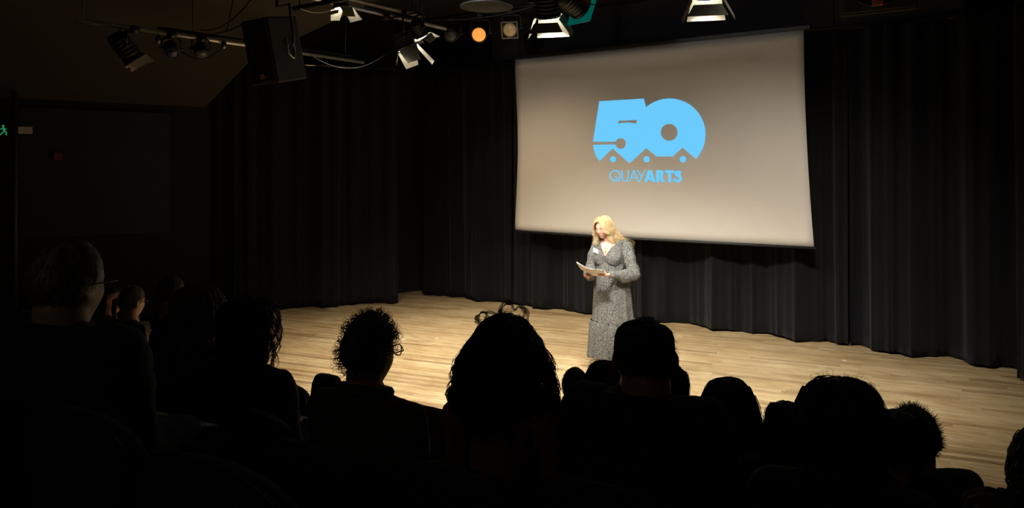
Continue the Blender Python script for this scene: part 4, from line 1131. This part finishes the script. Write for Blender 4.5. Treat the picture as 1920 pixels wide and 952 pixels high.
short_hair(p['root'], p['c'], p['Rh'], p['s'], hairm('spiky_hair', (0.05, 0.035, 0.022)), 37, thick=0.010, n=1500, length=0.026, kind='spiky', lift=0.7, back_low=-0.06, front=0.06)

# seats under the people, then the empty ones in view
first = None
GR = {0.0: 'front row seats', T2: 'second row seats', T3: 'third row seats'}
DESC = {}
def put_seat(loc, yaw, label, group):
    global first
    if first is None:
        first = make_seat(label, group, loc); o = first
    else: o = copy_tree(first, label, loc, group)
    o.rotation_euler = (0, 0, yaw); return o
nm = {'person': 0}
short = {}
for root, base, by, fz in SEATS:
    lb = root['label']
    key = ' '.join(lb.replace('person with ', '').replace('child with ', '').replace('person in ', '').split()[:6])
    put_seat(base, by * 0.6, 'dark theatre seat under the ' + ('one with ' if 'with' in lb.split()[:3] else '') + key, GR[fz])
for k_, (x, w_) in enumerate(((-1.80, 'left of the olive shirt'), (-1.28, 'behind the olive shirt'), (-0.78, 'behind the rust dungarees'), (-0.28, 'behind the patterned cap'), (0.26, 'behind the large smooth head of hair'))):
    put_seat((x, 1.12, T3), 0.05, 'empty third-row seat ' + w_, GR[T3])
for x, y, w_ in ((-2.30, 1.92, 'between the curly dark head and the olive shirt'), (-3.65, 1.9, 'left of the straight bob'), (-4.2, 1.9, 'second from the straight bob leftwards')):
    put_seat((x, y, T2), 0.05, 'empty second-row seat ' + w_, GR[T2])
bs = put_seat((-3.52, 3.0, 0), 0.05, 'front-row seat holding the upright bag', GR[0.0])
fs = put_seat((-2.42, 3.02, 0), 0.05, 'front-row seat with a patterned scarf over its back', GR[0.0])
# upright bag on the front-row seat
bg = empty('bag', (-3.50, 3.04, 0.396), 0.1, 'dark olive upright bag standing on a front-row seat left of the olive shirt', 'bag')
mb = MB(); rr_ = []
for z_, w_, d_ in ((0.0, 0.11, 0.07), (0.02, 0.125, 0.08), (0.25, 0.115, 0.075), (0.45, 0.095, 0.055), (0.485, 0.085, 0.04), (0.50, 0.075, 0.03)):
    rr_.append([(w_ * (abs(math.cos(a)) ** 0.5) * math.copysign(1, math.cos(a)), d_ * (abs(math.sin(a)) ** 0.5) * math.copysign(1, math.sin(a)), z_) for a in np.linspace(0, 2 * PI, 33)[:-1]])
mb.rings(rr_); mb.build('bag_body', cloth('bag_canvas', (0.03, 0.03, 0.022)), bg)
MB().tube([(0.07, 0, 0.44), (0.11, 0, 0.43), (0.15, 0.01, 0.40), (0.165, 0.01, 0.3), (0.12, 0.01, 0.15)], 0.01, 8).build('bag_strap', M['rubber'], bg)
# patterned scarf
sm = mat('scarf_print', (0.07, 0.055, 0.045), 0.9, var=0.5, scale=30, bump=0.3)
nt = sm.node_tree; vo = nt.nodes.new('ShaderNodeTexVoronoi'); vo.inputs['Scale'].default_value = 30; tc3 = nt.nodes.new('ShaderNodeTexCoord'); nt.links.new(tc3.outputs['Object'], vo.inputs[0])
rp = nt.nodes.new('ShaderNodeValToRGB'); rp.color_ramp.interpolation = 'CONSTANT'; es = rp.color_ramp.elements; es[0].color = (0.03, 0.03, 0.03, 1); es[1].position = 0.3; es[1].color = (0.12, 0.10, 0.08, 1)
q = es.new(0.55); q.color = (0.10, 0.035, 0.02, 1); q = es.new(0.75); q.color = (0.05, 0.05, 0.045, 1)
nt.links.new(vo.outputs['Color'], rp.inputs[0]); nt.links.new(rp.outputs[0], nt.nodes['Principled BSDF'].inputs['Base Color'])
mb = MB(); rr_ = []
for i in range(25):
    x = -0.17 + 0.34 * i / 24; rp_ = []
    for j_ in range(15):
        a = j_ / 14; w_ = 0.006 * math.sin(i * 1.1 + j_ * 0.3)
        if a < 0.42: q = (x, -0.338 + w_, 0.62 + a / 0.42 * 0.30)
        elif a < 0.58: t_ = (a - 0.42) / 0.16 * PI; q = (x, -0.285 - 0.052 * math.cos(t_) + w_ * 0.3, 0.92 + 0.02 * math.sin(t_))
        else: q = (x, -0.230 + w_, 0.92 - (a - 0.58) / 0.42 * 0.2)
        rp_.append(q)
    rr_.append(rp_)
mb.rings(rr_, cap=False, closed=False); o = mb.build('scarf', sm); o.location = (-2.42, 3.02, 0.04); o.rotation_euler = (0, 0, 0.05); o.modifiers.new('t', 'SOLIDIFY').thickness = 0.004
tag(o, 'scarf with grey and brown print hung over a front-row seat right of the olive shirt', 'scarf')

# ------------------------------------------------------------------ the woman speaking
HC = P(1133, 427, 8.08)
base = P(1150, 600, 8.06); base.z = 0.0
root = empty('person', base, PI, 'standing woman with long wavy blond hair reading from papers in a speckled dress', 'person')
inv = Matrix.Rotation(-PI, 4, 'Z') @ Matrix.Translation(-base)
c = inv @ HC                      # head centre in her frame (+y is the way she faces, +x her right hand)
c.y = 0.055
Rh = Matrix.Rotation(math.radians(-12), 4, 'Z') @ Matrix.Rotation(math.radians(-13), 4, 'X')
S = 0.98
sk = MB(); add_head(sk, c, Rh, S, 0.95, 1.04)
bc = c.x * 0.35
nb = Vector((bc, 0.0, 1.365))
sk.cap(c + Rh @ Vector((0, -0.025, -0.06)), nb, 0.055, 0.064)
def torso_(mb, g):
    mb.ell((bc, 0.005, 1.22), (0.168 + g, 0.112 + g, 0.17 + g), nu=28, nv=16)
    mb.ell((bc, 0.0, 1.06), (0.160 + g, 0.118 + g, 0.17 + g), nu=28, nv=16)
    mb.ell((bc * 0.5, -0.005, 0.92), (0.195 + g, 0.14 + g, 0.15 + g), nu=28, nv=16)
    for sx in (-1, 1):
        mb.ell((bc + sx * 0.074, 0.070, 1.195), (0.078 + g, 0.066 + g, 0.078 + g))
        mb.cap(nb + Vector((sx * 0.03, 0, -0.02)), (bc + sx * 0.155, -0.005, 1.325), 0.052 + g, 0.05 + g)
torso_(sk, 0)
sh = {s_: Vector((bc + s_ * 0.168, -0.005, 1.315)) for s_ in (-1, 1)}
el = {1: Vector((0.245, 0.06, 1.06)), -1: Vector((-0.265, 0.03, 1.055))}
wr = {1: Vector((0.13, 0.315, 1.015)), -1: Vector((-0.10, 0.275, 1.045))}
for s_ in (-1, 1):
    sk.cap(sh[s_], el[s_], 0.053, 0.042); sk.cap(el[s_], wr[s_], 0.042, 0.026)
    hp, kn_, an = Vector((s_ * 0.09, 0, 0.88)), Vector((s_ * 0.085, 0.02, 0.48)), Vector((s_ * 0.08, -0.02, 0.085))
    sk.cap(hp, kn_, 0.088, 0.058); sk.cap(kn_, an, 0.056, 0.036); sk.cap(an, an + Vector((s_ * 0.02, 0.12, -0.045)), 0.036, 0.026)
# hands hold the sheets between thumb (above) and fingers (below)
hand(sk, wr[1], (-0.30, 0.85, 0.10), (-0.15, -0.2, 0.9), 0.95, 0.32, thumb_side=1, thumb=Vector((-0.55, 0.75, 0.42)))
hand(sk, wr[-1], (0.45, 0.80, -0.02), (0.15, -0.2, 0.9), 0.95, 0.38, thumb_side=-1, thumb=Vector((0.55, 0.75, 0.40)))
me = remesh(sk, 0.0042, 1, 0.4); tint(me, c, Rh, S, 1.0)
link('body', me, skin('speaker_skin', (0.60, 0.32, 0.24)), root)

# speckled dress
dm = bpy.data.materials.new('speckled_dress'); dm.use_nodes = True
nt = dm.node_tree; b = nt.nodes['Principled BSDF']; b.inputs['Roughness'].default_value = 0.85; b.inputs['Specular IOR Level'].default_value = 0.25
tcd = nt.nodes.new('ShaderNodeTexCoord'); mpd = nt.nodes.new('ShaderNodeMapping'); mpd.inputs['Scale'].default_value = (1, 1, 1.25); nt.links.new(tcd.outputs['Object'], mpd.inputs[0])
nd = nt.nodes.new('ShaderNodeTexNoise'); nd.inputs['Scale'].default_value = 185; nd.inputs['Detail'].default_value = 2; nt.links.new(mpd.outputs[0], nd.inputs['Vector'])
rd = nt.nodes.new('ShaderNodeValToRGB'); rd.color_ramp.elements[0].position = 0.49; rd.color_ramp.elements[0].color = (0.022, 0.024, 0.022, 1); rd.color_ramp.elements[1].position = 0.60; rd.color_ramp.elements[1].color = (0.29, 0.285, 0.26, 1)
nt.links.new(nd.outputs['Fac'], rd.inputs[0]); nt.links.new(rd.outputs[0], b.inputs['Base Color'])
bod = MB(); torso_(bod, 0.011)
me = remesh(bod, 0.0075, 4)
wrinkle(me, 0.012, 8, (1, 1, 1.6)); wrinkle(me, 0.006, 22, (1.2, 1, 0.8))
# V neck and cut below the waist seam
bm = bmesh.new(); bm.from_mesh(me)
VZ = 1.215
dele = []
for f_ in bm.faces:
    q = f_.calc_center_median(); z_ = q.z; hw = max(0, (z_ - VZ)) * 0.60
    if (q.y > 0 and abs(q.x - bc) < hw and z_ > VZ) or z_ < 0.90 or (z_ > 1.335 and abs(q.x - bc) < 0.085): dele.append(f_)
bmesh.ops.delete(bm, geom=dele, context='FACES'); bm.to_mesh(me); bm.free()
link('dress_bodice', me, dm, root)
# sleeves: gathered at the shoulder, full below the elbow, gathered into a cuff
for s_ in (-1, 1):
    sl = MB(); d1 = (el[s_] - sh[s_]); cf = el[s_].lerp(wr[s_], 0.86); mid = el[s_].lerp(wr[s_], 0.42) + Vector((0, 0, -0.028))
    sl.cap(sh[s_] + Vector((s_ * 0.0, 0, 0.016)), sh[s_].lerp(el[s_], 0.55), 0.068, 0.068); sl.cap(sh[s_].lerp(el[s_], 0.5), el[s_] + Vector((0, 0, -0.015)), 0.064, 0.068)
    sl.cap(el[s_] + Vector((0, 0, -0.015)), mid, 0.067, 0.070); sl.cap(mid, cf, 0.068, 0.042)
    me = remesh(sl, 0.0075, 5); wrinkle(me, 0.016, 11, (1, 1, 1)); wrinkle(me, 0.008, 30, (1, 1, 0.5))
    link('sleeve', me, dm, root)
    MB().cap(el[s_].lerp(wr[s_], 0.84), el[s_].lerp(wr[s_], 0.95), 0.036, 0.035).build('cuff', dm, root)
# skirt: gathered tube, ruffled tier below the knee
def skirt(z0, z1, rx0, ry0, rx1, ry1, amp, freq_, seed, nz_=26, wav=0.0):
    mb = MB(); rr = []; ph = [R.uniform(0, 6.28) for _ in range(4)]
    for i in range(nz_ + 1):
        q = i / nz_; z = z0 + (z1 - z0) * q; ring_ = []
        for j_ in range(200):
            a = 2 * PI * j_ / 200
            f_ = math.sin(a * freq_ + ph[0] + 0.5 * math.sin(a * 3 + ph[1])) + 0.5 * math.sin(a * (freq_ * 1.7) + ph[2] + q)
            k_ = 1 + amp * (0.25 + 0.75 * q) * f_
            ease = q ** 0.8
            ring_.append(((rx0 + (rx1 - rx0) * ease) * k_ * math.cos(a) + bc * 0.5 * (1 - q), (ry0 + (ry1 - ry0) * ease) * k_ * math.sin(a) + 0.01, z + (wav * math.sin(a * 4 + ph[3]) * q)))
        rr.append(ring_)
    return mb.rings(rr, cap=False)
o = skirt(1.055, 0.50, 0.178, 0.138, 0.228, 0.201, 0.028, 13, 1).build('dress_skirt', dm, root)
o.modifiers.new('t', 'SOLIDIFY').thickness = 0.003
o = skirt(0.512, 0.115, 0.236, 0.210, 0.270, 0.243, 0.075, 17, 2, wav=0.014).build('dress_flounce', dm, root)
o.modifiers.new('t', 'SOLIDIFY').thickness = 0.003
pts = [(bc * 0.5 + 0.182 * math.cos(a), 0.01 + 0.143 * math.sin(a), 1.058) for a in np.linspace(0, 2 * PI, 40)]
MB().tube(pts, 0.009, 8).build('waistband', dm, root)
# a small frill on each shoulder
for s_ in (-1, 1):
    rr_ = []
    for i in range(17):
        t_ = i / 16; y_ = -0.06 + 0.13 * t_; x_ = bc + s_ * (0.158 + 0.012 * math.sin(t_ * PI)); z_ = 1.345 + 0.03 * math.sin(t_ * PI) ; w_ = 0.008 * math.sin(i * 1.9)
        rr_.append([(x_, y_, z_ - 0.01), (x_ + s_ * 0.006 + w_, y_, z_ + 0.018)])
    o = MB().rings(rr_, cap=False, closed=False).build('shoulder_frill', dm, root); o.modifiers.new('t', 'SOLIDIFY').thickness = 0.004
for s_ in (-1, 1):
    an = Vector((s_ * 0.08, -0.02, 0.085))
    MB().cap(an + Vector((0, -0.02, -0.04)), an + Vector((s_ * 0.02, 0.14, -0.052)), 0.042, 0.031, 16).build('shoe', M['shoe'], root)
nbm = MB(); nbm.box((0, 0, 0), (0.078, 0.003, 0.050), Matrix.Rotation(-0.12, 4, 'Y') @ Matrix.Rotation(-0.35, 4, 'X') @ Matrix.Rotation(-0.35, 4, 'Z'))
nbm.v = [nbm.v[0] + np.array((bc + 0.098, 0.158, 1.275))]
nbm.build('name_badge', M['badge_paper'], root, smooth=False)
MB().tube([(bc - 0.058, 0.045, 1.37), (bc - 0.04, 0.085, 1.33), (bc, 0.115, 1.285), (bc + 0.04, 0.085, 1.33), (bc + 0.058, 0.045, 1.37)], 0.0016, 6).build('necklace', mat('pendant_chain', (0.5, 0.42, 0.3), 0.3, 0.9), root)
MB().ell((bc, 0.122, 1.268), (0.006, 0.004, 0.012), nu=10, nv=8).build('pendant', mat('pendant', (0.15, 0.12, 0.1), 0.3, 0.5), root)
# hair: pale wavy locks, parted in the middle, over her left shoulder
hb = hairm('wavy_blond_hair', (0.62, 0.46, 0.24), var=0.45)
rr = random.Random(99); paths = []; mbh = MB()
def scalp_pt(th, az, off): return Vector((math.sin(th) * math.sin(az) * (0.081 + off), math.sin(th) * math.cos(az) * (0.099 + off) - 0.004, math.cos(th) * (0.119 + off)))
Rhi = Rh
def lock(side, th_out, az_, end, nst, amp, fq, wdt):
    """from the parting over the scalp, then falling to 'end' (body frame)"""
    ph = rr.uniform(0, 6.28)
    for q in range(nst):
        j1, j2, j3 = rr.gauss(0, 0.05), rr.gauss(0, 0.05), rr.gauss(0, 0.003)
        pts = []
        # start near the parting: x~0, y from front to crown
        for i in range(9):
            t_ = i / 8; st = scalp_pt(0.55 * (az_['p']) + 0.02, 0.0 if az_['p'] > 0 else PI, 0.010)
            d0 = scalp_pt(abs(az_['p']) * 0.75, 0.0 if az_['p'] > 0 else PI, 0.008)
            d1_ = scalp_pt(th_out + j1, side * (az_['a'] + j2), 0.014)
            m_ = d0.lerp(d1_, t_); n_ = Vector((m_.x / 0.081, m_.y / 0.099, m_.z / 0.119)); ln = n_.length
            off_ = 0.010 + 0.012 * math.sin(t_ * PI / 2) + j3
            m_ = Vector((n_.x / ln * (0.081 + off_), n_.y / ln * (0.099 + off_), n_.z / ln * (0.119 + off_)))
            pts.append(c + Rhi @ m_)
        p0 = pts[-1]; e_ = Vector(end) + Vector((rr.gauss(0, wdt), rr.gauss(0, wdt), rr.gauss(0, 0.02)))
        tan = (pts[-1] - pts[-2]).normalized() * 0.07
        n = 26
        for i in range(1, n + 1):
            t_ = i / n
            h0, h1 = (1 - t_) ** 2 * (1 + 2 * t_), t_ ** 2 * (3 - 2 * t_); g0 = t_ * (1 - t_) ** 2
            m_ = p0 * h0 + e_ * h1 + tan * g0 * 2 - Vector((0, 0, 0.12)) * (-t_ ** 2 * (1 - t_))
            ang = ph + fq * t_ * 6.28 + rr.gauss(0, 0.04); am = amp * min(1, t_ * 3)
            m_ = m_ + Vector((math.cos(ang), math.sin(ang) * 0.8, 0)) * am
            pts.append(m_)
        paths.append((np.array([p[:] for p in pts]), rr.uniform(0.0008, 0.0017)))
for k_ in range(150):
    side = 1 if k_ % 5 < 2 else -1          # +1 her right, -1 her left (thicker)
    a_ = rr.uniform(0.75, 2.9); pa = rr.uniform(0.2, 1.15) * (1 if a_ < 1.9 else -0.8)
    if side == 1: end = (c.x + rr.uniform(0.065, 0.10), rr.uniform(-0.07, 0.07), c.z - rr.uniform(0.13, 0.20))
    else: end = (c.x - rr.uniform(0.09, 0.16) - 0.04 * (a_ > 1.4), rr.uniform(-0.12, 0.02) if a_ > 1.3 else rr.uniform(0.0, 0.05), c.z - rr.uniform(0.13, 0.24))
    if side == -1 and rr.random() < 0.40: end = (c.x - rr.uniform(0.20, 0.275), rr.uniform(-0.13, -0.06), c.z - rr.uniform(0.19, 0.30))
    if a_ > 2.2: end = (c.x * 0.5 + side * rr.uniform(0.0, 0.1), -0.14, c.z - rr.uniform(0.2, 0.3))
    lock(side, 1.45, {'p': pa, 'a': a_}, end, 24, rr.uniform(0.010, 0.020), rr.uniform(2.2, 3.8), 0.012)
mk_strands(paths, 0.001, hb, 'hair', root, mb=mbh)
cap_rows = []
for j_ in range(49):
    az = 2 * PI * j_ / 48; fcos = (math.cos(az) + 1) / 2; lim = 1.95 - 1.08 * fcos ** 1.6
    cap_rows.append([(c + Rhi @ scalp_pt(lim * i / 13, az, 0.010))[:] for i in range(14)])
mbh.rings(cap_rows, cap=False, closed=False)
mbh.build('hair', hb, root)

# papers in her hands: three slightly fanned, bent sheets; one thing
pc = Vector((0.045, 0.425, 1.085))
pap = empty('paper_sheets', base + Matrix.Rotation(PI, 3, 'Z') @ pc, PI, 'white sheets of paper held in both hands by the standing woman', 'paper')
for k_ in range(3):
    rr_ = []
    Rp = Matrix.Rotation(math.radians(6 + 2 * k_), 4, 'Z') @ Matrix.Rotation(math.radians(-13), 4, 'Y') @ Matrix.Rotation(math.radians(27), 4, 'X')
    for i in range(13):
        u = -0.148 + 0.296 * i / 12; row = []
        for j_ in range(7):
            w_ = -0.105 + 0.21 * j_ / 6
            bend = 0.030 * (abs(u) / 0.148) ** 1.3 + 0.003 * math.sin(u * 9 + k_ * 2)
            q = Rp @ Vector((u, w_, bend - 0.0022 * k_)); row.append(q[:])
        rr_.append(row)
    o = MB().rings(rr_, cap=False, closed=False).build('sheet', M['paper'], pap); o.modifiers.new('t', 'SOLIDIFY').thickness = 0.0006
# body of the assumed, unseen projector under the stage front bar
pj = empty('projector', (-4.25, 4.62, 3.74), 0, 'assumed small black projector hanging unseen over the front of the stage above the frame', 'projector')
MB().box((0, -0.12, 0.02), (0.34, 0.30, 0.13)).build('projector_body', M['metal_black'], pj, smooth=False, bevel=0.015)
MB().tube([(0, 0.02, 0.02), (0, 0.07, 0.012)], 0.035, 16).build('projector_lens', M['metal_black'], pj)
MB().tube([(0, -0.12, 0.08), (0, -0.12, 1.04)], 0.012, 8).build('hanging_pole', M['metal_black'], pj)
# scraps of white tape on the boards
for k_, (px_, py_, w_) in enumerate(((756, 637, 'nearest the short curly hair'), (819, 634, 'halfway between the short curls and the plum curls'), (1583, 676, 'above the large smooth head'))):
    a_ = P(px_, py_, CAMZ * F / (py_ - HY))
    o = MB().box((0, 0, 0.0012), (0.05, 0.035, 0.001)).build('tape_mark', mat('tape', (0.8, 0.78, 0.7), 0.6), smooth=False); o.location = (a_.x, a_.y, 0.0006); o.rotation_euler = (0, 0, 0.4 + k_)
    tag(o, 'tiny white tape scrap on the boards ' + w_, 'tape mark', 'white tape scraps on the stage')
# denim jacket added over a front-row seat, standing in for a denim knee
jm = MB(); jm.cap((-0.13, 0, 0.0), (0.13, 0, 0.0), 0.055, 0.055); jm.cap((-0.12, -0.04, -0.05), (0.12, -0.04, -0.28), 0.05, 0.035); jm.cap((0.10, -0.03, -0.02), (0.14, -0.05, -0.28), 0.05, 0.04); jm.cap((-0.1, -0.03, -0.02), (-0.1, -0.05, -0.28), 0.05, 0.04)
me = remesh(jm, 0.01, 4); wrinkle(me, 0.014, 14); wrinkle(me, 0.005, 40)
o = link('denim_jacket', me, cloth('faded_denim', (0.055, 0.075, 0.095))); o.location = (-3.98, 2.79, 1.0); o['label'] = 'stand-in denim jacket bunched over a front-row seat right of the dark curly head'; o['category'] = 'jacket'
put_seat((-3.98, 3.10, 0), 0.0, 'front-row seat under the denim jacket', GR[0.0])
